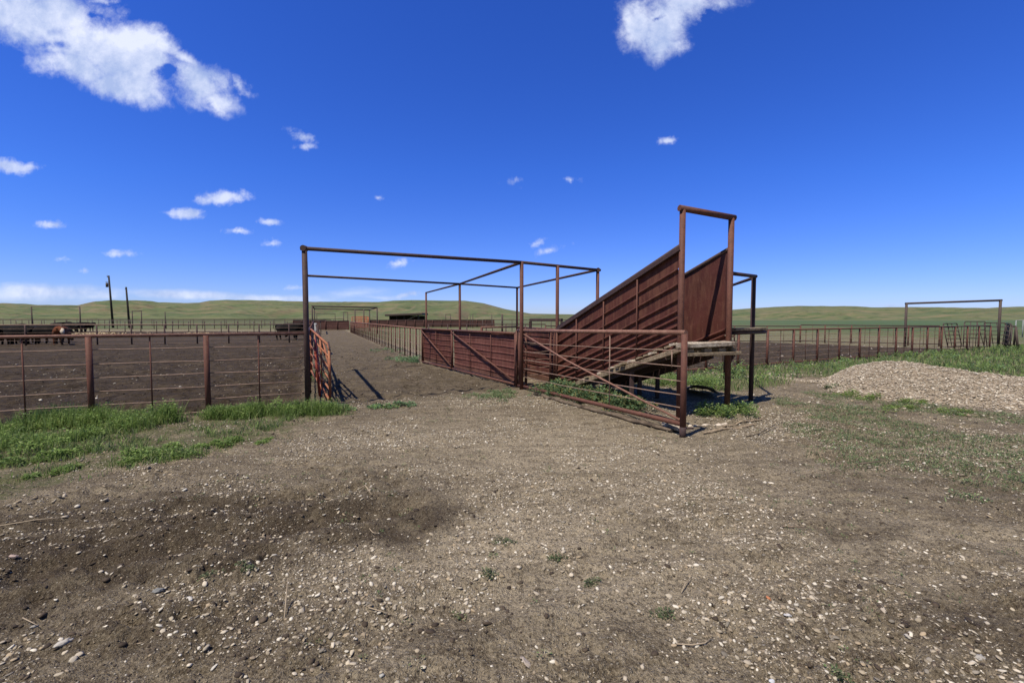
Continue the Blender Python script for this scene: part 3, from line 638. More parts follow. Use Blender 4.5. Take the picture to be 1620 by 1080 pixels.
# dry stalks and twigs
def twig(pts, r, lb, m='straw', cols=(.34, .27, .19)):
    P_ = [gz(G(a, b_)[:2])+Vector((0, 0, h)) for a, b_, h in pts]
    o0 = P_[0].copy(); mb = MB(); mb.path([p-o0 for p in P_], [r]*(len(P_)-1)+[r*.4], 6); o = mb.build('twig', m); o.location = o0
    c = o.data.attributes.new('col', 'FLOAT_COLOR', 'POINT'); c.data.foreach_set('color', np.tile(np.array([*cols, 1], dtype=np.float32), len(o.data.vertices))); tag(o, lb, 'twig', 'dry twigs on the dirt')
twig([(484, 793, .01), (520, 788, .02), (550, 786, .01)], .007, 'straight dry twig lying on the dark soil left of centre')
twig([(565, 774, .01), (578, 777, .05), (588, 787, .01)], .006, 'curved twig beside the straight dry one')
twig([(450, 980, 0), (453, 958, .05), (456, 940, .12)], .004, 'single upright dry stalk in the lower left foreground')
twig([(1070, 1020, .01), (1095, 1023, .015), (1115, 1020, .012), (1126, 1010, .01)], .0035, 'thin pale bent twig near the bottom edge, right of centre')
twig([(1228, 1036, .01), (1246, 1066, .02)], .003, 'thin dry stalk slanting beside the bottom edge')
twig([(1078, 940, .01), (1084, 928, .03), (1094, 918, .02)], .003, 'forked dry twig in front of the orange stone')
twig([(855, 862, .01), (878, 876, .02)], .003, 'thin pale straw on the dirt in the centre')
twig([(1356, 736, .01), (1398, 738, .03)], .012, 'dark stick lying on the green cover at right', cols=(.13, .10, .075))
twig([(1530, 722, .01), (1600, 734, .04)], .008, 'long pale stick lying in the right foreground')
twig([(1238, 838, .01), (1278, 838, .02)], .007, 'brown stick on the dark patch at right', cols=(.19, .14, .10))
twig([(0, 835, .01), (60, 828, .02), (120, 820, .01)], .004, 'long thin straw across the dark soil at the left edge')
twig([(36, 978, .01), (60, 994, .03)], .004, 'thin straw above the flat pale stone at lower left')
twig([(583, 965, .01), (618, 970, .02)], .004, 'pale straw lying left of the bottom centre')
twig([(1180, 690, .01), (1200, 688, .03), (1226, 676, .05)], .009, 'crooked stick right of the weathered poles', cols=(.10, .08, .06))
twig([(575, 820, .01), (590, 850, .03), (602, 848, .01)], .004, 'bent straw below the straight dry twig')

# ------------------------------------------------------------------ gravel pile
pk = Vector((9.95, 11.4, 0)); ax = Vector((.72, -.69, 0)).normalized()
def pile_h(x, y):
    dx, dy = x-pk.x, y-pk.y; al = dx*ax.x+dy*ax.y; pe = dx*ax.y*-1+dy*ax.x     # pe>0 far side
    near = pe < 0
    ridge = np.where(al < 0, .62*np.sqrt(np.clip(1-(al/1.7)**2, 0, 1))**1.6, .62-.13*np.clip(al, 0, 9)+.012*al*al*(al > 0))
    ridge = np.clip(ridge, 0, 1)
    wdt = np.where(near, 2.95, 2.1)*np.clip(ridge/.62, .12, 1)**.5
    q = np.clip(np.abs(pe)/wdt, 0, 1)
    h = ridge*(1-q**1.25)*(1-.25*q*(1-q))
    h = np.where(q >= 1, -.05, h)+.05*(fbm(x*2.2, y*2.2, 3, 3)-.5)*(q < 1)
    return h
nx_ = np.linspace(-3, 6.5, 240); ny_ = np.linspace(-4, 3, 200); AX, AY = np.meshgrid(nx_, ny_)
wx = pk.x+AX*ax.x-AY*ax.y*1; wy = pk.y+AX*ax.y+AY*ax.x
wx = (pk.x+AX*ax.x-AY*ax.y).ravel(); wy = (pk.y+AX*ax.y+AY*ax.x).ravel()
hh = pile_h(wx, wy)+.03*(vn(wx*14, wy*14, 1)-.5)+.02*(vn(wx*35, wy*35, 2)-.5)
gb = height(wx, wy); zz = np.where(hh < .004, gb-.05, gb+hh-.005)
i_ = np.arange(199)[:, None]*240; j_ = np.arange(239)[None]
q_ = np.stack([i_+j_, i_+j_+1, i_+241+j_, i_+240+j_], -1).reshape(-1, 4)
c_ = np.tile(np.array([[.22, .175, .125]]), (len(wx), 1))*(.8+.5*vn(wx*30, wy*30, 4))[:, None]
me1 = npmesh('gravel_pile', np.stack([wx, wy, zz], -1), q_, 4, True, c_)
pile = thing('gravel_pile', (pk.x, pk.y, 0), 'long low pile of pinkish tan gravel in the right foreground grass', 'gravel pile')
link('gravel_bed', me1, 'stone', pile)
rs = np.random.RandomState(31)
x = rs.uniform(5.5, 15, 95000); y = rs.uniform(5.5, 14, 95000); h0 = pile_h(x, y)
k = (h0 > .0) & (rs.rand(len(x)) < .95); x, y, h0 = x[k], y[k], h0[k]
v, f, cc = stones(rs, x, y, np.clip(rs.lognormal(math.log(.028), .35, len(x)), .012, .07), 1, .1, [(.46, .39, .30), (.55, .475, .37), (.37, .305, .225), (.42, .335, .24), (.64, .57, .46), (.30, .245, .185)], zadd=height(x, y)+h0)
g_ = link('gravel', npmesh('gravel', v, f, 3, False, cc), 'stone', pile); g_['kind'] = 'stuff'
# fringe of stones around the foot of the pile
x = rs.uniform(5.5, 15, 14000); y = rs.uniform(5.5, 14, 14000); h0 = pile_h(x, y); k = (h0 < .02) & (pile_h(x*.93+pk.x*.07, y*.93+pk.y*.07) > 0) & (fbm(x*2, y*2, 3, 1) > .45); x, y = x[k], y[k]
v, f, cc = stones(rs, x, y, rs.uniform(.015, .04, len(x)), 1, .2, [(.44, .37, .31), (.52, .46, .40), (.34, .28, .23)])
if len(x): g_ = link('spilled_gravel', npmesh('spilled_gravel', v, f, 3, False, cc), 'stone', pile); g_['kind'] = 'stuff'
# grass tufts against the front of the pile
weed_patch([(1360, 626, 16, 36, 8, .04, .15, .12), (1435, 641, 12, 40, 8, .03, .12, .10), (1510, 652, 6, 50, 8, .02, .09, .10)], 'yellow green weeds at the front foot of the gravel pile', stuff=True, nl=110, size=.04, cols=GR[:4]+[(.17, .2, .06)])
weed_patch([(1325, 612, 10, 12, 5, .06, .16, .16)], 'weeds at the left tip of the gravel pile', stuff=True, nl=110, size=.05, cols=GD+GB)

# ------------------------------------------------------------------ fences
def up(p, z): return Vector((p[0], p[1], z))
rf = random.Random(4)
def rod_fence(name, label, p0, p1, h, sp, pr, rr_, nrod, rodr, mp='pipe', mr='rail', mrod='rod', group=None, bottom=None, stays=1, cat='fence', start=True, end=True, h2=None, jit=.012, rods_as='rod'):
    root = thing(name, gz(p0), label, cat, group)
    L = (p1-p0).length; d = (p1-p0).normalized(); n = max(1, round(L/sp)); h2 = h if h2 is None else h2
    base = lambda q: zh(q[0], q[1])
    for i in range(n+1):
        if (i == 0 and not start) or (i == n and not end): continue
        q = p0+d*(L*i/n); z = base(q); hi = h+(h2-h)*i/n
        MB().pipe(up(q, z-.2), up(q+Vector((rf.uniform(-jit, jit), rf.uniform(-jit, jit), 0)), hi-rr_*.4), pr).build('post', mp, root)
    MB().pipe(up(p0, h), up(p1, h2), rr_).build('top_rail', mr, root)
    if bottom is not None: MB().pipe(up(p0, bottom), up(p1, bottom), rr_*.8).build('bottom_rail', mr, root)
    lo = .06 if bottom is None else bottom
    for k in range(nrod):
        f_ = lo+(1-lo/h)*(h)*(k+ (0 if bottom is None else 1))/(nrod+(0 if bottom is None else 1))
        pts = []
        for i in range(n*2+1):
            q = p0+d*(L*i/(n*2)); hi = f_*(1+(h2/h-1)*i/(n*2)); pts.append(up(q, hi+rf.uniform(-.008, .008)))
        MB().path(pts, rodr, 6).build(rods_as, mrod, root)
    if stays:
        for i in range(n):
            for s_ in range(stays):
                q = p0+d*(L*(i+(s_+1)/(stays+1))/n); MB().pipe(up(q, base(q)-.02), up(q, h+(h2-h)*(i+.5)/n-rr_*.5), rodr*1.25, n=6).build('stay', mp, root)
    return root
# near left fence
s_post = (A-FL0).length/2.5
npan = 6
rod_fence('pipe_fence', 'near rusty pipe fence with thin rods from the left edge to the tall post', A-FLd*(1.6*npan), A, 1.42, 1.6, .044, .029, 6, .0095, group=None, stays=1, mp='pipe', end=False)

wf = bpy.data.objects['pipe_fence']; wc_ = A-FLd*.10
MB().path([up(wc_, 0)+Vector((.03*math.cos(k*1.9), .03*math.sin(k*1.9), .12+k*.028)) for k in range(38)], .005, 5).build('wire_coil', 'rod', wf)
# overhead frame over the pens
fr = thing('overhead_frame', (*A[:2], 0), 'tall brown pipe frame standing over the alley mouth and the gates', 'pipe frame')
HB = [AT(487, 393, A.y).z, AT(825, 415, B.y).z, AT(945, 427, Cc.y).z, AT(490, 436, Dd.y).z, AT(728, 449, E.y).z, AT(820, 455, Ff.y).z, AT(675, 463, Gg.y).z]
ST = [A, B, Cc, Dd, E, Ff, Gg]
tops = [up(s_, h_) for s_, h_ in zip(ST, HB)]
# posts: x follows the photo at the top too (they lean a touch)
for i, (s_, h_) in enumerate(zip(ST, HB)):
    MB().pipe(up(s_, -.3), up(s_, h_+.02), .046, n=16).build('post', 'pipe_dark' if i in (0, 3) else 'pipe', fr)
mid882 = AT(882, 422, 11.62); MB().pipe(up((mid882.x, 11.62, 0), -.2), up((mid882.x, 11.62, 0), (B+(Cc-B)*.0).z+HB[1]+(HB[2]-HB[1])*.45), .044, n=14).build('post', 'pipe', fr)
def beam(a, b_, r=.05, ex0=.0, ex1=.0, m='pipe_dark'):
    d = (b_-a).normalized(); MB().pipe(a-d*ex0, b_+d*ex1, r, n=14).build('beam', m, fr)
beam(tops[0], tops[1], .037, .07, 0); beam(tops[1], tops[2], .037, 0, .09); beam(tops[3], tops[4], .036, .06); beam(tops[4], tops[5], .036, 0, .07)
beam(tops[0], tops[3], .05); beam(tops[1], tops[4], .036); beam(tops[4], tops[6], .036, 0, .06); beam(tops[2], tops[5], .036)
for p in (tops[0], tops[2]):
    MB().pipe(p+Vector((0, -.06, 0)), p+Vector((0, .06, 0)), .056, n=16).build('joint', 'pipe_dark', fr)

# side of the alley, left: sheet between A and D seen edge-on, then rods
def sheet_mesh(p0, p1, zb0, zb1, zt0, zt1, ribs, rib_h=.022, rib_w=.03, wob=.012, nu=36, nv=150, side=1, thick=.004, seed=0):
    d = (p1-p0).normalized(); nrm = Vector((d.y, -d.x, 0))*side
    u = np.linspace(0, 1, nu); v = np.unique(np.concatenate([np.linspace(0, 1, nv)]+[np.array([r_-.5, r_-.2, r_+.2, r_+.5])*1.0 for r_ in []]))
    UU, VV = np.meshgrid(u, v); q = np.random.RandomState(seed)
    zb = zb0+(zb1-zb0)*UU; zt = zt0+(zt1-zt0)*UU
    Hh = (zt0-zb0+zt1-zb1)/2
    wobz = (fbm(UU*5+seed, VV*2, 2, 1)-.5)*wob*2/Hh
    off = np.zeros_like(UU)
    for r_ in ribs:
        dd = np.abs(VV+wobz-r_)*Hh; off = np.maximum(off, rib_h*np.clip((rib_w*.9-dd)/(rib_w*.5), 0, 1))
    off += (fbm(UU*4+seed*3, VV*3, 3, 2)-.5)*.05
    X = p0.x+(p1.x-p0.x)*UU+nrm.x*off; Yv = p0.y+(p1.y-p0.y)*UU+nrm.y*off; Zv = zb+(zt-zb)*VV
    n_u, n_v = len(u), len(v); F_ = np.stack([X, Yv, Zv], -1).reshape(-1, 3); Bk = F_-np.array([nrm.x, nrm.y, 0])*thick
    i0 = np.arange(n_v-1)[:, None]*n_u; j0 = np.arange(n_u-1)[None]; qq = np.stack([i0+j0, i0+j0+1, i0+j0+1+n_u, i0+j0+n_u], -1).reshape(-1, 4)
    N = n_u*n_v; edge = []
    def strip_(ids):
        for a, b_ in zip(ids[:-1], ids[1:]): edge.append([a, b_, b_+N, a+N])
    strip_(list(range(n_u))); strip_(list(range((n_v-1)*n_u, N))[::-1]); strip_([i*n_u for i in range(n_v)][::-1]); strip_([i*n_u+n_u-1 for i in range(n_v)])
    return npmesh('sheet', np.concatenate([F_, Bk]), np.concatenate([qq, (qq+N)[:, ::-1], np.array(edge)]), 4, True)
Dn = Dd+Vector((.06, 0, 0))
rod_fence('pipe_fence', 'dark pipe fence running back edge-on right behind the tall left post', A+(Dn-A)*.02, Dn, 1.40, 1.8, .045, .035, 6, .014, mp='pipe_dark', mr='pipe_dark', mrod='pipe_dark', stays=1, start=False)
FarL = Vector((-29.4, 67.5, 0))
rod_fence('pipe_fence', 'long pipe fence down the left side of the alley beyond the tall post', Dn, FarL, 1.38, 2.4, .045, .035, 5, .010, mp='pipe_dark', mr='pipe', stays=0, start=False)
# grey braced end post with slanting stays
bp = thing('braced_post', gz(AT(499, 530, 21)[:2]), 'grey post with two slanting pipe braces standing in the alley left of centre', 'post')
b0 = AT(499.5, 530, 21); b0 = Vector((b0.x, 21, 0))
MB().pipe(up(b0, -.1), up(b0, 1.5), .05).build('upright', 'greypipe', bp)
MB().pipe(up(b0, 1.47), up(AT(514, 540, 20.5), .05), .028).build('brace', 'pipe_dark', bp); MB().pipe(up(b0, 1.2), up(AT(509, 540, 20.6), .05), .028).build('brace', 'pipe_dark', bp)
MB().pipe(up(b0, 1.48), up(b0+Vector((-.5, 1.2, 0)), 1.42), .035).build('rail', 'pipe', bp)

# orange tube gate leaning along the alley mouth
def tube_gate(name, g0, g1, z0, z1, h, nr_, r, m, label, lean=Vector((0, 0, 0)), cat='gate', group=None, uprights=(0, .33, .66, 1), brace=True, parent_z=0):
    root = thing(name, (*g0[:2], 0), label, cat, group); top = lambda p, z: up(p, z)+lean*(z/h)
    P_ = lambda f_, z_: top(g0+(g1-g0)*f_, (z0+(z1-z0)*f_)+z_)
    # one bent frame
    c_ = .09; pts = [P_(0, 0), P_(0, h-c_), P_(c_/2.5, h), P_(1-c_/2.5, h), P_(1, h-c_), P_(1, c_), P_(1-c_/2.5, 0), P_(c_/2.5, 0)]
    mb = MB()
    for a, b_ in zip(pts, pts[1:]+pts[:1]): mb.pipe(a, b_, r*1.15, n=10)
    mb.build('gate_frame', m, root)
    for k in range(1, nr_): MB().pipe(P_(0, h*k/nr_), P_(1, h*k/nr_), r*.85, n=8).build('rail', m, root)
    for f_ in uprights[1:-1]: MB().pipe(P_(f_, 0), P_(f_, h), r*.8, n=8).build('upright', m, root)
    if brace: MB().pipe(P_(uprights[-2], h), P_(1, .05), r*.8, n=8).build('brace', m, root)
    return root, P_
g1 = G(522.5, 636); g0_ = AT(492, 560, 12.2); g0_ = Vector((g0_.x, 12.2, 0))
og, PO = tube_gate('tube_gate', g0_, g1, .30, .02, 1.13, 5, .023, 'orange', 'faded orange tube gate standing open beside the tall left post', uprights=(0, .3, .62, 1), brace=False)
mb = MB().path([PO(.58, 1.10), PO(.60, .78), PO(.66, .66), PO(.80, .60), PO(.95, .60)], .02, 8); mb.build('latch_loop', 'orange', og)
MB().pipe(PO(.74, 1.1), PO(.97, .72), .02, n=8).build('brace', 'orange', og); MB().pipe(PO(.97, 1.2), PO(1.03, 1.05), .016, n=8).build('latch', 'pipe_dark', og)
tube_gate('tube_gate', g0_+Vector((.12, .25, 0)), g1+Vector((-.40, .45, 0)), .25, .04, 1.0, 5, .022, 'red', 'red tube gate stacked close behind the orange one', uprights=(0, .25, .5, .75, 1), lean=Vector((-.08, 0, 0)))

# sheeted wing gates
def sheet_gate(p0, p1, z0, z1, h0, h1, ribs, label, group, m='sheet2', nst=2, seed=1, brace=True):
    root = thing('sheeted_gate', (*p0[:2], 0), label, 'gate', group); d = (p1-p0).normalized(); nrm = Vector((d.y, -d.x, 0))
    if nrm.x > 0: nrm = -nrm; sd = -1
    else: sd = 1
    link('sheet', sheet_mesh(p0+d*.03, p1-d*.03, z0+.05, z1+.05, h0-.03, h1-.03, ribs, side=sd, seed=seed, rib_h=.014, rib_w=.026, wob=.022), m, root)
    o = nrm*.045
    for a, za, ha in ((p0, z0, h0), (p1, z1, h1)): MB().pipe(up(a, za-.02)+o, up(a, ha)+o, .032).build('upright', 'pipe', root)
    MB().pipe(up(p0, h0)+o, up(p1, h1)+o, .034).build('top_rail', 'pipe', root)
    MB().pipe(up(p0, z0)+o, up(p1, z1)+o, .036).build('bottom_rail', 'pipe', root)
    if brace: MB().pipe(up(p0, h0-.06)+o*1.6, up(p1, z1+.08)+o*1.6, .024).build('brace', 'pipe', root)
    for k in range(nst):
        f_ = (k+1)/(nst+1); q = p0+(p1-p0)*f_; MB().pipe(up(q, z0+(z1-z0)*f_)+o*.9, up(q, h0+(h1-h0)*f_)+o*.9, .011, n=6).build('stay', 'pipe', root)
    return root
rb = [.12, .28, .43, .58, .73, .88]
sheet_gate(W0, W1, .05, .06, 1.31, 1.32, rb, 'far sheeted gate of the pair, shorter and darker, at the alley fence end', 'sheeted wing gates', 'sheet', nst=1, seed=5)
sheet_gate(W1+(W2-W1)*.012, W2, .06, .05, 1.32, 1.33, rb, 'near long sheeted gate of the pair with a diagonal brace, next to the corner posts', 'sheeted wing gates', 'sheet2', nst=2, seed=8)

# corner posts with zigzag weld rod
cg = thing('corner_post', (*B[:2], 0), 'pair of short rusty posts joined by a zigzag rod at the corner of the gates', 'post')
ca, cb = G(817.5, 612), G(832, 612)
for q in (ca, cb): MB().pipe(up(q, -.1), up(q, 1.40), .034, n=12).build('upright', 'pipe', cg)
zz_ = [up(ca+(cb-ca)*(.15 if k % 2 else .85), .08+k*.145) for k in range(10)]
for dy_ in (-.03, .05): MB().path([p+Vector((0, dy_, 0)) for p in zz_], .011, 6).build('zigzag_rod', 'rod', cg)

# front rod gate swung towards the viewer
gA = G(822, 613); gB = G(1080, 690); root = thing('rod_gate', (*gA[:2], 0), 'big rusty pipe gate with thin rods and a long diagonal, in front of the ramp', 'gate')
tB = AT(1080, 526, gB.y).z; tA = AT(822, 523, gA.y).z; bB = AT(1080, 671, gB.y).z; bA = .05
LG = lambda f_, z_: up(gA+(gB-gA)*f_, 0)+Vector((0, 0, z_))
MB().pipe(LG(-.02, tA), LG(1.005, tB), .037, n=14).build('top_rail', 'rail', root)
MB().pipe(LG(-.01, bA), LG(1, bB), .037, n=14).build('bottom_rail', 'pipe', root)
MB().pipe(LG(1, -.02), LG(1, tB-.02), .044, n=14).build('end_post', 'pipe', root)
MB().pipe(LG(1, -.05), LG(1, .14), .047, n=14).build('post_foot', 'pipe_dark', root)
MB().pipe(LG(0, bA), LG(0, tA), .034, n=14).build('hinge_post', 'pipe', root)
MB().path([LG(.02, tA-.05), LG(.4, tA-.55), LG(.99, bB+.05)], .019, 8).build('brace', 'rail', root)
for yl, yr in ((541, 555), (555, 580), (568, 603), (582, 625), (595, 645)):
    zl, zr = AT(822, yl, gA.y).z, AT(1076, yr, gB.y).z
    MB().path([LG(k/8, zl+(zr-zl)*k/8-.02*math.sin(k/8*math.pi)+rf.uniform(-.006, .006)) for k in range(9)], .0085, 6).build('rod', 'rod', root)
MB().pipe(LG(.675, .12), LG(.675, tA+.0), .010, n=6).build('stay', 'rod', root)
MB().pipe(LG(.955, tB-.52), LG(.955, tB-.28), .009, n=6).build('stay', 'rod', root)
MB().pipe(LG(1, bB-.02)+Vector((0, 0, -.04)), LG(1, bB)+Vector((.16, .02, -.06)), .014, n=8).build('hinge_pin', 'pipe_dark', root)

# small rod panel between the corner and the ramp foot
q882 = Vector((mid882.x, 11.62, 0)); pp = thing('rod_fence', (*B[:2], 0), 'short fence of thin rods between the corner posts and the foot of the ramp', 'fence')
for f_, r_ in ((.80, .030), (.90, .026)):
    q = B+(q882-B)*f_; MB().pipe(up(q, -.1), up(q, 1.36), r_).build('upright', 'pipe', pp)
for k in range(7): MB().path([up(B+(q882-B)*t_/4, .12+k*.19+rf.uniform(-.012, .012)) for t_ in range(5)], .009, 6).build('rod', 'rod', pp)
MB().pipe(up(B, 1.38), up(q882, 1.38), .026).build('top_rail', 'pipe', pp)

# sheeted fence from the frame corner back
sf2 = thing('sheeted_fence', (*Ff[:2], 0), 'red sheeted fence glimpsed behind the rod panel and the corner posts', 'fence')
c0 = Q2+Vector((-.1, .1, 0)); link('sheet', sheet_mesh(c0, Ff, .05, .05, 1.3, 1.3, rb, side=-1, seed=12), 'sheet2', sf2)
MB().pipe(up(c0, 1.34), up(Ff, 1.34), .034).build('top_rail', 'pipe', sf2)
for k in range(1, 5): q = c0+(Ff-c0)*k/5; MB().pipe(up(q, -.1)+Vector((-.05, 0, 0)), up(q, 1.33)+Vector((-.05, 0, 0)), .035).build('post', 'pipe', sf2)
rod_fence('pipe_fence', 'cross fence of rusty pipe just behind the long sheeted gate', Gg+Vector((3.2, -5.5, 0)), Ff, 1.36, 2.0, .04, .034, 5, .009, stays=0)
e0 = Q1+(Q1-P1).normalized()*.06; e1 = Q1+(Q1-P1).normalized()*2.35
sf3 = thing('sheeted_fence', (*e0[:2], 0), 'dark red sheeted side wall continuing from the foot of the ramp', 'fence')
link('sheet', sheet_mesh(e1, e0, .02, .02, 1.33, 1.33, rb, side=-1, seed=17), 'sheet', sf3)
MB().pipe(up(e0, 1.37), up(e1, 1.37), .032).build('top_rail', 'pipe', sf3); MB().pipe(up(e1, -.1), up(e1, 1.37), .04).build('post', 'pipe', sf3)
bxf = thing('drop_gate_frame', (.6, 15, 0), 'low brown box frame standing behind the rod panel beside the ramp', 'pipe frame')
ba, bb = AT(839, 510, 15.2), AT(889, 510, 14.2)
MB().box(up(ba, 1.66), up(bb, 1.66), .09, .09).build('header', 'pipe_dark', bxf); MB().box(up(ba, -.1), up(ba, 1.61), .09, .10, side=(1, 0, 0)).build('post', 'pipe_dark', bxf); MB().box(up(bb, -.1), up(bb, 1.61), .09, .10, side=(1, 0, 0)).build('post', 'pipe_dark', bxf)

# ------------------------------------------------------------------ loading chute
ch_ = thing('loading_chute', (*P1[:2], 0), 'rusty cattle loading chute, a raised ramp between two tall slanting sheet sides', 'loading chute')
HT1 = AT(1079, 330, P1.y).z; HT2 = AT(1158, 344, P2.y).z
MB().pipe(up(P1, -.2), up(P1, HT1), .05, n=16).build('end_post', 'pipe', ch_); MB().pipe(up(P2, -.2), up(P2, HT2), .05, n=16).build('end_post', 'pipe', ch_)
dh = (up(P2, HT2)-up(P1, HT1)).normalized()
MB().pipe(up(P1, HT1)-dh*.07, up(P2, HT2)+dh*.07, .052, n=16).build('header_bar', 'pipe', ch_)
ud = (Q1-P1).normalized(); Lc = (Q1-P1).length; slope = math.tan(R(18.5))
nrm1 = Vector((-ud.y, ud.x, 0));  nrm1 = nrm1 if nrm1.x < 0 else -nrm1      # outer side of the near panel
zt_p, zt_q = AT(1077, 387, P1.y).z, AT(883, 518, Q1.y).z
zb_p = AT(1077, 546, P1.y).z
ribs_abs = [.17, .335, .50, .64, .71, .78, .845, .91, .965]
def side(p, q, name, s_, ribs, seed):
    # panel runs from the foot (q) to the end post (p): the sheet hangs below the foot of the ramp too
    a = q+(p-q)*.0; me_ = sheet_mesh(q, p, .03, .80, zt_q-.04, zt_p-.04, [], side=s_, seed=seed)
    bpy.data.meshes.remove(me_)
    # slanting ribs follow the top edge: offsets measured down from it
    d = (p-q).normalized(); nrm = Vector((d.y, -d.x, 0))*s_
    nu, nv = 60, 190; UU, VV = np.meshgrid(np.linspace(0, 1, nu), np.linspace(0, 1, nv))
    zt = (zt_q-.04)+(zt_p-zt_q)*UU; zb = np.maximum(.04, (zb_p-.10)-(1-UU)*(p-q).length*slope*1.02); zb = zb+0*UU
    Zv = zb+(zt-zb)*VV; down = zt-Zv
    off = (fbm(UU*5+seed, VV*3, 3, 2)-.5)*.05
    for r_ in ribs:
        dd = np.abs(down-r_+(fbm(UU*4, UU*0+r_*7, 2, 1)-.5)*.01); off = off+.034*np.clip((.026-dd)/.012, 0, 1)
    X = q.x+(p.x-q.x)*UU+nrm.x*off; Yv = q.y+(p.y-q.y)*UU+nrm.y*off
    F_ = np.stack([X, Yv, Zv], -1).reshape(-1, 3); Bk = F_-np.array([nrm.x, nrm.y, 0])*.005; N = nu*nv
    i0 = np.arange(nv-1)[:, None]*nu; j0 = np.arange(nu-1)[None]; qq = np.stack([i0+j0, i0+j0+1, i0+j0+1+nu, i0+j0+nu], -1).reshape(-1, 4)
    edge = []
    for ids in (list(range(nu)), list(range((nv-1)*nu, N))[::-1], [i*nu for i in range(nv)][::-1], [i*nu+nu-1 for i in range(nv)]):
        for a_, b_ in zip(ids[:-1], ids[1:]): edge.append([a_, b_, b_+N, a_+N])
    return link(name, npmesh(name, np.concatenate([F_, Bk]), np.concatenate([qq, (qq+N)[:, ::-1], np.array(edge)]), 4, True), 'sheet', ch_)
RB1 = [.36, .62, .88, 1.08, 1.20, 1.33, 1.45, 1.57, 1.69]
dirn = (P1-Q1).normalized(); tst = Vector((dirn.y, -dirn.x, 0)); s1 = 1 if tst.dot(nrm1) > 0 else -1
near_side = side(P1-ud*-.05, Q1, 'side_panel', s1, RB1, 2)
far_side = side(P2+ud*.05, Q2, 'side_panel', s1, [1.40, 1.50, 1.60], 6)
o1 = nrm1*.03
for p, q in ((P1, Q1), (P2, Q2)):
    MB().pipe(up(p, zt_p), up(q, zt_q), .036, n=14).build('top_rail', 'pipe_dark', ch_)
    if p is P1: MB().box(up(p, zt_p-.06)+o1*1.2, up(q, zt_q-.06)+o1*1.2, .05, .08).build('angle_trim', 'pipe_dark', ch_)
for px, ytop in ((1011, 433), (958, 465), (915, 489)):
    # stay position on the panel from its bearing
    k = ray(px, 500)[0]/ray(px, 500)[1]; t_ = (P1.x-k*P1.y)/(k*(Q1.y-P1.y)-(Q1.x-P1.x)); q = P1+(Q1-P1)*t_
    zt_ = zt_p+(zt_q-zt_p)*t_-.13; zb_ = max(.1, zb_p-Lc*t_*slope); MB().pipe(up(q, zb_)+nrm1*.055, up(q, zt_)+nrm1*.055, .0145, n=8).build('stay', 'pipe', ch_)
MB().pipe(up(Q1, -.1)+nrm1*.02, up(Q1, zt_q)+nrm1*.02, .04).build('foot_post', 'pipe', ch_); MB().pipe(up(Q2, -.1), up(Q2, zt_q), .04).build('foot_post', 'pipe', ch_)
# floor of the ramp: stringers, cross planks with broken ends, cleats
tf = .76; z_hi = zb_p; z_lo = .16
for (p, q, nn_) in ((P1, Q1, nrm1*.10), (P2, Q2, nrm1*.02)):
    a = up(p, z_hi-.06)+nn_; b_ = up(p+(q-p)*tf, z_lo)+nn_; MB().box(a-ud*.12, b_, .06, .085).build('stringer', 'wood', ch_)
    m_ = up(p+(q-p)*.35, 0)+nn_
rp = random.Random(9); npl = 17
for k in range(npl):
    t_ = .02+(tf-.02)*k/npl; zc = z_hi-.0+(z_lo-z_hi)*(t_/tf)+.045; off_a = rp.uniform(.06, .20); tw = rp.uniform(-.012, .012)
    a = up(P1+(Q1-P1)*t_, zc+tw)+nrm1*off_a; b_ = up(P2+(Q2-P2)*t_, zc)-nrm1*.06
    dfl = (up(Q1, z_lo)-up(P1, z_hi)); wv_ = Lc*tf/npl*rp.uniform(.72, .96); thk = rp.uniform(.03, .045)
    mb = MB(); d_ = (b_-a).normalized(); n3_ = 6
    fall = Vector((ud.x, ud.y, -slope)).normalized(); nup = d_.cross(fall).normalized(); nup = nup if nup.z > 0 else -nup
    s0 = a; ring = []
    b0i = len(mb.v)
    for i in range(5):
        p_ = a+(b_-a)*i/4; jz = rp.uniform(-.006, .006); ww = wv_*(rp.uniform(.55, .95) if i == 0 else 1)
        for sx, sz in ((-.5, -.5), (.5, -.5), (.5, .5), (.18, .58), (-.18, .5), (-.5, .44)): mb.v.append(p_+fall*ww*sx+nup*(thk*sz+jz))
    for i in range(4):
        for j in range(6):
            j2_ = (j+1) % 6; mb.f.append((b0i+i*6+j, b0i+i*6+j2_, b0i+i*6+6+j2_, b0i+i*6+6+j)); mb.sm.append(False)
    mb.f.append(tuple(b0i+j for j in reversed(range(6)))); mb.f.append(tuple(b0i+24+j for j in range(6))); mb.sm += [False, False]
    mb.build('plank', 'woodpale' if k % 3 == 0 else 'wood', ch_)
# dock end: two rough beams with gaps
pa, pb = P1, P2
dd_ = (pb-pa).normalized()
MB().box(up(pa, z_hi+.0)-dd_*.10-ud*.10, up(pb, z_hi+.015)-ud*.10-dd_*.06, .20, .075).build('dock_plank', 'woodpale', ch_)
MB().box(up(pa, z_hi-.15)-ud*.12-dd_*.05, up(pb, z_hi-.15)-ud*.12+dd_*.10, .13, .06).build('dock_beam', 'wood', ch_)
for f_ in (.06, .42, .72, .97): MB().box(up(pa+(pb-pa)*f_, z_hi-.085)-ud*.16, up(pa+(pb-pa)*f_, z_hi-.085)+ud*.06, .16 if f_ not in (.97,) else .07, .055).build('dock_block', 'wood', ch_)
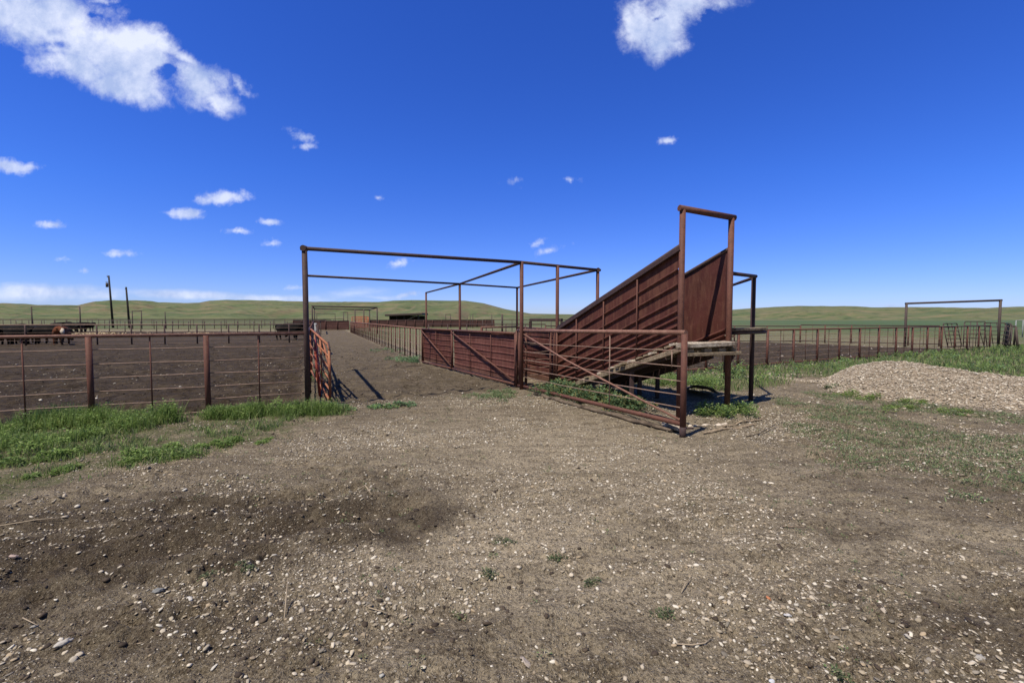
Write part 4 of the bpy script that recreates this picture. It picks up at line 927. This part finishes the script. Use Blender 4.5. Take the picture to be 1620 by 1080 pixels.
# dark underframe and legs
und = [up(P1+(Q1-P1)*.08, z_hi-.22)+nrm1*.02, up(P1+(Q1-P1)*.70, .14)+nrm1*.02]
for w_ in (0, .5, 1.0):
    s_ = (P2-P1)*w_; MB().box(und[0]+s_, und[1]+s_, .05, .12).build('underframe', 'pipe_dark', ch_)
for t_, w_ in ((.42, .55), (.42, .98), (.30, .0)): q = P1+(Q1-P1)*t_+(P2-P1)*w_; MB().box(up(q, -.05), up(q, z_hi-Lc*t_*slope-.1), .08, .08, side=(1, 0, 0)).build('leg', 'pipe_dark', ch_)
MB().path([up(P2, z_hi+.06)+Vector((.07, 0, 0)), up(P2, z_hi-.2)+Vector((.12, .05, 0)), up(P2, z_hi-.35)+Vector((.06, .1, 0))], .03, 8).build('bracket', 'pipe_dark', ch_)

# catwalk beside the ramp
cw = thing('catwalk', (4.3, 8.6, 0), 'narrow weathered catwalk board on the outer side of the ramp, reaching the outer post', 'catwalk')
k0 = AT(1152, 521, 8.45); k1 = AT(1201, 521, 9.15)
sdw = (k1-k0).normalized(); pj = Vector((-sdw.y, sdw.x, 0))
MB().box(up(k0, 1.50), up(k1, 1.50)+sdw*.04, .30, .05).build('board', 'wood', cw); MB().pipe(up(k0, 1.435)-pj*.08, up(k1, 1.435)-pj*.08+sdw*.06, .035).build('bearer', 'pipe_dark', cw)
for i in range(1, 5): MB().box(up(k0, 1.50-.085*i)+pj*(.33*i), up(k1, 1.50-.085*i)+pj*(.33*i), .29, .045).build('board', 'wood', cw)
# outer frame
R1 = G(1187.5, 634); HR = AT(1192, 437, R1.y).z
of = thing('side_frame', (*R1[:2], 0), 'dark pipe frame with one tall post right of the ramp', 'pipe frame')
MB().pipe(up(R1, -.2), up(R1, HR), .045, n=14).build('post', 'pipe_dark', of)
r2 = Vector((3.95, 8.3, 0)); MB().pipe(up(R1, HR)+Vector((.05, .02, 0)), up(r2, AT(1158, 433, 8.4).z), .036, n=12).build('beam', 'pipe_dark', of)
r3 = AT(1150, 454, 12.5); MB().pipe(up(R1, HR-.03), r3, .034, n=12).build('beam', 'pipe_dark', of)
MB().pipe(up(r3, -.1), r3, .045, n=12).build('post', 'pipe_dark', of)

# timbers on the ground
lg = G(900, 648); lg2 = G(1072, 688)
def log(name, p, q, r, m, lb, seed, z=.03, cat='timber', squash=.6, group=None):
    q_ = random.Random(seed); n_s = 14; nn = 10; mb = MB(); d = (q-p).normalized(); x_ = Vector((-d.y, d.x, 0)); b0i = 0
    for i in range(n_s+1):
        c0_ = p+(q-p)*i/n_s; c0_ = up(c0_, zh(c0_.x, c0_.y)+z)+x_*q_.uniform(-.012, .012); rr0 = r*q_.uniform(.82, 1.1)*(1 if 0 < i < n_s else .7)
        for j in range(nn):
            a_ = 2*math.pi*j/nn; mb.v.append(c0_+x_*math.cos(a_)*rr0*(1+q_.uniform(-.12, .12))+Vector((0, 0, 1))*math.sin(a_)*rr0*squash*(1+q_.uniform(-.15, .15)))
    for i in range(n_s):
        for j in range(nn):
            k_ = (j+1) % nn; mb.f.append((i*nn+j, i*nn+k_, (i+1)*nn+k_, (i+1)*nn+j)); mb.sm.append(False)
    mb.f.append(tuple(reversed(range(nn)))); mb.f.append(tuple(n_s*nn+j for j in range(nn))); mb.sm += [False]*2
    o0 = gz(p[:2]); mb.v = [v_-o0 for v_ in mb.v]; o = mb.build(name, m); o.location = o0; tag(o, lb, cat, group)
log('timber', G(846, 624), G(1062, 684), .06, 'woodold', 'long grey weathered timber lying below the bottom rail of the rod gate', 3)
log('timber', G(1050, 676), G(1078, 684), .075, 'woodpale', 'short white split timber beside the foot of the gate end post', 5, .05)
log('pole', G(1112, 686), G(1192, 672), .030, 'wood', 'longer dry pole lying on the dirt right of the gate foot', 7, .02, group='dry poles on the dirt')
log('pole', G(1142, 674), G(1212, 663), .020, 'wood', 'thinner dry pole lying just behind the longer one', 8, .02, group='dry poles on the dirt')
log('timber', G(1088, 672), G(1150, 668), .045, 'woodpale', 'pale flattened timber half buried between the gate foot and the ramp end post', 9, -.01)
# buckled sheet scrap under the ramp end
sp0, sp1 = G(1086, 624), G(1138, 632)
u_ = np.linspace(0, 1, 24); v_ = np.linspace(0, 1, 10); UU, VV = np.meshgrid(u_, v_)
X = sp0.x+(sp1.x-sp0.x)*UU+.25*VV; Yv = sp0.y+(sp1.y-sp0.y)*UU+.9*VV; Zv = .10+.12*np.sin(UU*3.1)*(1-VV)+.07*vn(UU*5, VV*4, 1)-.08*VV
F_ = np.stack([X, Yv, Zv], -1).reshape(-1, 3); i0 = np.arange(9)[:, None]*24; j0 = np.arange(23)[None]
me_ = npmesh('metal_scrap', F_, np.stack([i0+j0, i0+j0+1, i0+j0+25, i0+j0+24], -1).reshape(-1, 4), 4, True)
o = link('metal_scrap', me_, 'wood'); md_ = o.modifiers.new('solid', 'SOLIDIFY'); md_.thickness = .012; tag(o, 'buckled dirty board lying in the shade behind the ramp end post', 'scrap')

# ------------------------------------------------------------------ right-hand pens
rod_fence('pipe_fence', 'rusty red pipe fence running along the far side of the right-hand grass', FR0, FR1, 1.30, 1.53, .043, .028, 5, .008, stays=1, mp='pipe', mr='pipe', bottom=.12)
rod_fence('pipe_fence', 'second pipe fence at the back of the right-hand pen, nearest the right edge', Vector((20.6, 32.5, 0)), Vector((26.5, 28.2, 0)), 1.25, 1.6, .04, .034, 5, .009, mr='pipe_dark', bottom=.12)
rod_fence('pipe_fence', 'back pipe fence of the right-hand pen seen between the ramp and the gravel pile', Vector((2.5, 34, 0)), Vector((20.6, 32.5, 0)), 1.16, 2.2, .045, .034, 5, .009, mr='pipe_dark', bottom=.1)
def goal(name, a, b_, ha, hb, label, r=.05, m='farpipe', group=None):
    rt = thing(name, (*a[:2], 0), label, 'pipe frame', group)
    MB().pipe(up(a, -.2), up(a, ha), r).build('post', m, rt); MB().pipe(up(b_, -.2), up(b_, hb), r).build('post', m, rt)
    d = (up(b_, hb)-up(a, ha)).normalized(); MB().pipe(up(a, ha)-d*r, up(b_, hb)+d*r, r*(.9 if r < .05 or r > .0601 else .35)).build('beam', m, rt); return rt
ga = AT(1432, 530, 27.2); gb_ = AT(1580, 530, 26.2)
goal('overhead_frame', ga, gb_, AT(1432, 480, 27.2).z, AT(1580, 475, 26.2).z, 'tall dark goal-shaped pipe frame standing over the right-hand fence', .065)
# stacked panels by the frame
pr = random.Random(2)
for i, (xa, xb, Ya, Yb, h_, ln_, lb) in enumerate(((1524, 1557, 27.5, 26.9, 1.5, .12, 'tall dark corral panel with slanting end, left of the right frame post'), (1562, 1596, 27.6, 26.6, 1.42, -.15, 'dark corral panel stacked behind the right frame post'),
        (1590, 1598, 27.2, 24.9, 1.3, .2, 'dark corral panel seen edge-on right of the frame post'), (1500, 1522, 27.0, 27.6, 1.38, -.25, 'leaning corral panel at the left of the stacked panels'), (1586, 1594, 27.4, 25.1, 1.4, .25, 'dark corral panel tilting against the edge-on one'))):
    a = AT(xa, 540, Ya); b_ = AT(xb, 540, Yb)
    tube_gate('corral_panel', up(a, 0), up(b_, 0), .03, .03, h_, 6, .024, 'farpipe', lb, lean=Vector((ln_, .1, 0)), cat='corral panel', group='corral panels stacked by the right frame', uprights=(0, .3, .6, 1), brace=i % 2 == 0)
lp = thing('leaning_post', AT(1607, 540, 25.5)*1, 'black A-shaped pair of leaning posts at the end of the right fence', 'post'); lp.location.z = 0; ORI[lp.name] = Vector(lp.location)
a0, a1, a2 = AT(1607, 520, 25.6), AT(1612, 520, 25.4), AT(1605, 520, 25.8)
MB().pipe(up(a0, 1.25), up(a1, -.05), .055).build('leg', 'farpipe', lp); MB().pipe(up(a0, 1.25), up(a2, -.05), .045).build('leg', 'farpipe', lp); MB().pipe(up(AT(1592, 520, 25.8), 1.27), up(a0, 1.27), .04).build('rail', 'farpipe', lp)
# pale picket panel past the right edge
rod_fence('picket_fence', 'pale grey panel fence at the right edge beyond the leaning posts', AT(1604, 530, 42)*1, AT(1690, 530, 40)*1, 1.7, .55, .03, .03, 2, .01, mp='greypipe', mr='greypipe', mrod='greypipe', stays=1) if False else None
pa_, pb_ = AT(1606, 530, 42), AT(1690, 530, 40); pa_.z = pb_.z = 0
rod_fence('picket_fence', 'pale grey panel fence at the right edge beyond the leaning posts', pa_, pb_, 1.55, .45, .035, .03, 2, .012, mp='greypipe', mr='greypipe', mrod='greypipe', stays=0)

# ------------------------------------------------------------------ left pens
rod_fence('pipe_fence', 'second pipe fence across the left pen, in front of the cattle', Vector((-40, 26.5, 0)), Vector((-13.9, 32.6, 0)), 1.31, 1.9, .045, .036, 5, .010, mp='pipe_dark', mr='rod', mrod='rod', stays=0, h2=1.31)
rod_fence('pipe_fence', 'third pipe fence in the distance behind the cattle', Vector((-95, 72, 0)), Vector((-31, 78, 0)), 1.5, 1.9, .05, .045, 3, .015, mp='farpipe', mr='farpipe', mrod='farpipe', stays=0)
rod_fence('pipe_fence', 'distant pipe fence along the far edge of the left pens', Vector((-130, 98, 0)), Vector((-40, 108, 0)), 1.62, 2.2, .05, .045, 3, .018, mp='farpipe', mr='farpipe', mrod='farpipe', stays=0)
rod_fence('pipe_fence', 'faint middle pipe fence crossing behind the lone black cow', Vector((-46, 52, 0)), Vector((-21, 50, 0)), 1.4, 2.0, .04, .035, 3, .012, mp='farpipe', mr='farpipe', mrod='farpipe', stays=0)
# alley fence on the right side
rod_fence('pipe_fence', 'pipe fence along the right side of the alley up to the sheeted gates', W0, W0+ALD*42, 1.31, 1.35, .034, .036, 4, .009, mp='pipe', mr='rail', mrod='rod', stays=1)
# dark end wall across the alley
def wall_sheet(name, p, q, h, label, m='sheetfar', n=8, cat='fence', zb=.03):
    rt = thing(name, (*p[:2], 0), label, cat); link('sheet', sheet_mesh(p, q, zb, zb, h, h, [.2, .4, .6, .8], side=1, nu=40, nv=40, seed=4), m, rt)
    for k in range(n+1): s_ = p+(q-p)*k/n; MB().pipe(up(s_, -.1)+Vector((0, -.08, 0)), up(s_, h+.05)+Vector((0, -.08, 0)), .05, n=8).build('post', m, rt)
    MB().pipe(up(p, h+.03), up(q, h+.03), .05, n=8).build('top_rail', 'pipe_dark', rt); return rt
wall_sheet('sheeted_fence', Vector((-29.6, 68, 0)), Vector((-24.3, 68, 0)), 1.34, 'dark sheeted wall closing the far end of the alley', n=3)
wall_sheet('sheeted_fence', Vector((-27.5, 88, 0)), Vector((-3.5, 90, 0)), 1.42, 'long distant red brown sheeted fence below the open shed', n=14)
wall_sheet('sheeted_fence', Vector((-36.5, 76, 0)), Vector((-31, 76, 0)), 1.40, 'short distant sheeted fence left of the alley end', n=4)
# far overhead frame, boxed
ff = thing('overhead_frame', (-21, 48, 0), 'distant four-posted pipe frame over the far part of the alley', 'pipe frame')
fa, fb_, fc, fd = AT(494.5, 520, 48), AT(597, 520, 50), AT(498, 520, 60), AT(585, 520, 62)
zf = [AT(494.5, 484, 48).z, AT(597, 486.5, 50).z, AT(498, 488, 60).z, AT(585, 490, 62).z]; pf = [up(a, z_) for a, z_ in zip((fa, fb_, fc, fd), zf)]
for p in pf: MB().pipe(up(p, -.1), p, .075, n=8).build('post', 'farpipe', ff)
for a, b_ in ((0, 1), (2, 3), (0, 2), (1, 3)): MB().pipe(pf[a], pf[b_], .075, n=8).build('beam', 'farpipe', ff)
for px in (561.5, 575.5): p = AT(px, 489, 61); MB().pipe(up(p, -.1), p, .07, n=8).build('post', 'farpipe', ff)
def fg(x0, x1, yt, Yd, lb, r=.07, grp='small distant pipe frames'):
    a, b_ = AT(x0, yt, Yd), AT(x1, yt, Yd); goal('distant_frame', up(a, 0), up(b_, 0), a.z, b_.z, lb, r, 'farpipe', grp)
fg(49.5, 126, 485, 49, 'wide thin frame rising behind the black cattle at the left', .06)
fg(209, 223.5, 492, 74, 'small narrow frame right of the two utility poles')
fg(543.5, 550, 494, 95, 'small narrow frame seen inside the far overhead frame')
fg(501, 530, 496, 105, 'low wide frame in the far left of the alley view')
fg(705, 712.5, 497, 95, 'narrow frame behind the second tall post')
fg(748, 778, 497, 80, 'wide low frame left of the corner posts', .06)
fg(739, 744, 499, 85, 'slim frame just left of the wide low frame', .05)
dp = AT(794.5, 497, 60); o = MB().pipe(Vector((0, 0, -.1)), Vector((0, 0, dp.z)), .12, n=8).build('fence_post', 'farpipe'); o.location = (dp.x, 60, 0); tag(o, 'single thick dark post in the distance left of the corner posts', 'post')
dp = AT(261, 493, 80); o = MB().pipe(Vector((0, 0, -.1)), Vector((0, 0, dp.z)), .07, n=8).build('fence_post', 'farpipe'); o.location = (dp.x, 80, 0); tag(o, 'single thin post in the distance right of the utility poles', 'post')
# far fence right of the sheet wall
rod_fence('pipe_fence', 'distant pipe fence running behind the corner posts', Vector((-4, 62, 0)), Vector((16, 62, 0)), 1.55, 1.3, .045, .04, 4, .014, mp='farpipe', mr='farpipe', mrod='farpipe', stays=0)
rod_fence('pipe_fence', 'pipe fence in the middle distance behind the long sheeted gate', Vector((-6.4, 35, 0)), Vector((2.5, 34, 0)), 1.28, 1.5, .04, .034, 4, .01, mp='pipe_dark', mr='pipe_dark', stays=0)
# orange gates far along the alley
for i, (xa, xb, Yd, h_, lb) in enumerate(((557, 583, 84, 2.05, 'bright orange tall gate far along the alley, front one'), (562, 582, 88, 2.1, 'bright orange tall gate standing behind the front orange one'))):
    a, b_ = AT(xa, 515, Yd+3), AT(xb, 515, Yd); tube_gate('tube_gate', up(a, 0), up(b_, 0), .1, .1, h_-.1, 6, .06, 'farorange', lb, group='orange gates far along the alley', uprights=(0, .25, .5, .75, 1))
# open shed
sh = thing('open_shed', (-26, 100, 0), 'long low dark open-fronted shed beyond the alley', 'shed')
s0, s1_ = AT(613, 500, 100), AT(667, 500, 100); X0, X1 = s0.x, s1_.x
MB().box(Vector((X0-.3, 102.5, 2.45)), Vector((X1+.3, 102.5, 2.75)), 7.0, .42, side=(0, 1, 0)).build('roof', 'farpipe', sh)
for k in range(5): xx = X0+.6+(X1-X0-1.2)*k/4; MB().box(Vector((xx, 99.5, -.1)), Vector((xx, 99.5, 2.42)), .16, .16, side=(1, 0, 0)).build('post', 'polewood', sh)
MB().box(Vector((X0+.1, 104.5, 1.2)), Vector((X1-.1, 104.5, 1.2)), .08, 2.35).build('back_wall', 'polewood', sh)
for xx in (X0+.1, X1-1.2): MB().box(Vector((xx, 101.4, 1.2)), Vector((xx, 104.4, 1.2)), .08, 2.3).build('side_wall', 'polewood', sh)
MB().pipe(Vector((X1-3, 99.4, 1.5)), Vector((X1-.6, 99.4, 2.4)), .06).build('brace', 'wood', sh)

# utility poles
def upole(xt, yt, xb, lb, trafo):
    Yd = 85; top = AT(xt, yt, Yd); bot = AT(xb, 520, Yd); bot = Vector((bot.x, Yd, 0)); rt = thing('utility_pole', bot, lb, 'utility pole', 'utility poles beyond the left pens')
    d = (top-bot).normalized(); MB().pipe(bot-d*.3, top, .20, .13, n=12).build('pole', 'polewood', rt)
    if trafo:
        c_ = bot+d*((top-bot).length-1.75)+Vector((-.38, -.1, 0)); MB().pipe(c_-Vector((0, 0, .38)), c_+Vector((0, 0, .38)), .2, n=12).pipe(c_+Vector((0, 0, .38)), c_+Vector((0, 0, .5)), .05, n=6).build('transformer', 'farpipe', rt)
        MB().pipe(c_+Vector((.38, 0, .5)), c_+Vector((-.25, 0, .62)), .04, n=6).build('bracket', 'polewood', rt)
        MB().box(top-d*.25+Vector((-.35, 0, 0)), top-d*.25+Vector((.1, 0, 0)), .08, .09).build('arm', 'polewood', rt); MB().pipe(top-d*.2+Vector((-.3, 0, 0)), top+Vector((-.3, 0, .1)), .05, n=6).build('insulator', 'greypipe', rt)
    else: MB().box(top-d*.3+Vector((-.12, -.1, 0)), top-d*.3+Vector((.12, -.1, 0)), .08, .2).build('bracket', 'polewood', rt)
upole(172, 436, 179, 'taller wooden utility pole carrying a transformer can', True)
upole(199.5, 454, 205, 'shorter wooden utility pole without a transformer', False)

# ------------------------------------------------------------------ cattle
def cow_mesh(head_down=0.0, stride=0.0, turn=0.0):
    """one continuous skin: root at the pelvis, facing +x"""
    V_ = [(-.66, 0, .98), (-.28, 0, .90), (.18, 0, .88), (.58, 0, .95), (.84, turn*.1, 1.08-head_down*.15), (1.04, turn*.26, 1.20-head_down*.50), (1.16, turn*.38, 1.24-head_down*.80), (1.36, turn*.52, 1.05-head_down*.84), (1.48, turn*.58, .93-head_down*.82)]
    r_ = [(.32, .36), (.37, .43), (.38, .45), (.33, .42), (.20, .29), (.13, .19), (.13, .14), (.10, .11), (.075, .075)]
    E_ = [(i, i+1) for i in range(8)]
    def chain(start, pts, rad):
        p = start
        for q, r0 in zip(pts, rad): V_.append(q); r_.append((r0, r0)); E_.append((p, len(V_)-1)); p = len(V_)-1
    for s in (-1, 1):
        st = stride*s
        chain(0, [(-.66, .19*s, .82), (-.56+st*.5, .20*s, .62), (-.74+st, .20*s, .38), (-.70+st, .20*s, .08), (-.66+st, .20*s, .02)], [.20, .14, .075, .055, .07])
        chain(3, [(.56, .17*s, .72), (.58-st*.6, .17*s, .42), (.57-st*.9, .17*s, .08), (.60-st*.9, .17*s, .02)], [.16, .085, .055, .07])
        chain(6, [(1.12, turn*.38+.17*s, 1.27-head_down*.80)], [.035]); chain(len(V_)-1, [(1.08, turn*.38+.27*s, 1.23-head_down*.80)], [.045])
    chain(0, [(-.90, 0, 1.12), (-.96, 0, .85), (-.96, .02, .5), (-.95, .02, .38)], [.05, .025, .02, .045])
    me = bpy.data.meshes.new('cow_body'); me.from_pydata(V_, E_, []); me.update(); return me, r_
def make_cow(hd, st, tn, hide_):
    me, r_ = cow_mesh(hd, st, tn); o = bpy.data.objects.new('cow', me); COL.objects.link(o)
    sk = o.modifiers.new('skin', 'SKIN'); sk.use_smooth_shade = True; ly = me.skin_vertices[0].data if me.skin_vertices else None
    if ly is None:
        bpy.context.view_layer.objects.active = o
        ly = me.skin_vertices[0].data
    for i, r0 in enumerate(r_): ly[i].radius = r0; ly[i].use_root = (i == 0)
    sb = o.modifiers.new('sub', 'SUBSURF'); sb.levels = 2; sb.render_levels = 2
    bpy.context.view_layer.update(); dg = bpy.context.evaluated_depsgraph_get()
    m2 = bpy.data.meshes.new_from_object(o.evaluated_get(dg)); bpy.data.objects.remove(o)
    m2.name = 'cow_body'; m2.materials.clear(); m2.materials.append(M[hide_]); m2.polygons.foreach_set('use_smooth', [True]*len(m2.polygons)); return m2
CM = {k: make_cow(*v) for k, v in {'stand': (0, .05, .2, 'black_hide'), 'graze': (.95, .08, -.2, 'black_hide'), 'walk': (.25, .14, .3, 'black_hide'), 'brown': (.15, .05, .9, 'brown_hide')}.items()}
def cow(px, Yd, rot, kind, sc, lb):
    p = AT(px, 520, Yd); o = bpy.data.objects.new('cow', CM[kind]); COL.objects.link(o); o.location = (p.x, Yd, 0); o.rotation_euler = (0, 0, R(rot)); o.scale = (sc,)*3
    tag(o, lb, 'cow', 'cattle standing in the left pens'); return o
cow(6, 30.2, 8, 'stand', 1.02, 'black cow at the left edge of the picture, side on'); cow(30, 29.8, 186, 'graze', 1.0, 'black cow second from the left edge, head lowered')
cow(52, 31.0, 175, 'stand', .98, 'black cow in the middle of the near group of cattle'); cow(72, 30.2, 12, 'walk', 1.0, 'black cow directly left of the reddish brown one')
cow(-20, 29.4, 170, 'walk', 1.0, 'black cow half out of the picture at the left edge'); cow(40, 32.6, 4, 'stand', .97, 'black cow behind the middle of the near group')
cow(84, 32.8, 2, 'graze', 1.0, 'black cow behind the reddish brown one')
bc = cow(96, 29.8, -62, 'brown', .95, 'reddish brown cow with a pale face, facing the viewer')
fc_ = MB(); fc_.path([Vector((1.20, .42, 1.08)), Vector((1.36, .48, .94)), Vector((1.50, .535, .80))], [.115, .115, .085], 10); fo = fc_.build('pale_face', 'white_hide'); fo.parent = bc
cow(94, 53, 5, 'stand', 1.0, 'distant black cow at the left of the far group'); cow(106, 55, 178, 'graze', 1.0, 'distant black cow grazing in the far group'); cow(117, 52, 176, 'stand', .98, 'distant black cow in the middle of the far group'); cow(127, 54, 3, 'walk', 1.0, 'distant black cow at the right of the far group')
cow(139, 60, 90, 'stand', .9, 'distant black cow turned away, apart from the far group'); 
cow(456, 36.5, 6, 'stand', 1.05, 'lone big black cow by the tall left post'); cow(476, 38.5, 176, 'graze', 1.0, 'black cow partly hidden by the tall left post')

# feed strip along the far fence of the left pen
x = rs.uniform(-50, -30, 9000); y = 50+rs.normal(0, .9, 9000)+(x+33)*.05; k = rs.rand(9000) < sm(.35, .6, vn(x*.7, y*.2, 2))*np.where(x > -40, .45, 1); x, y = x[k], y[k]
cols_ = [(.55, .43, .25), (.65, .53, .33), (.42, .33, .2)]
o = blade_obj('spilled_hay', blades(rs, x, y, .10+.16*rs.rand(len(x)), .07, cols_, lean=2.0), 'straw'); tag(o, 'strip of spilled yellow hay on the ground behind the cattle', 'hay', kind='stuff')
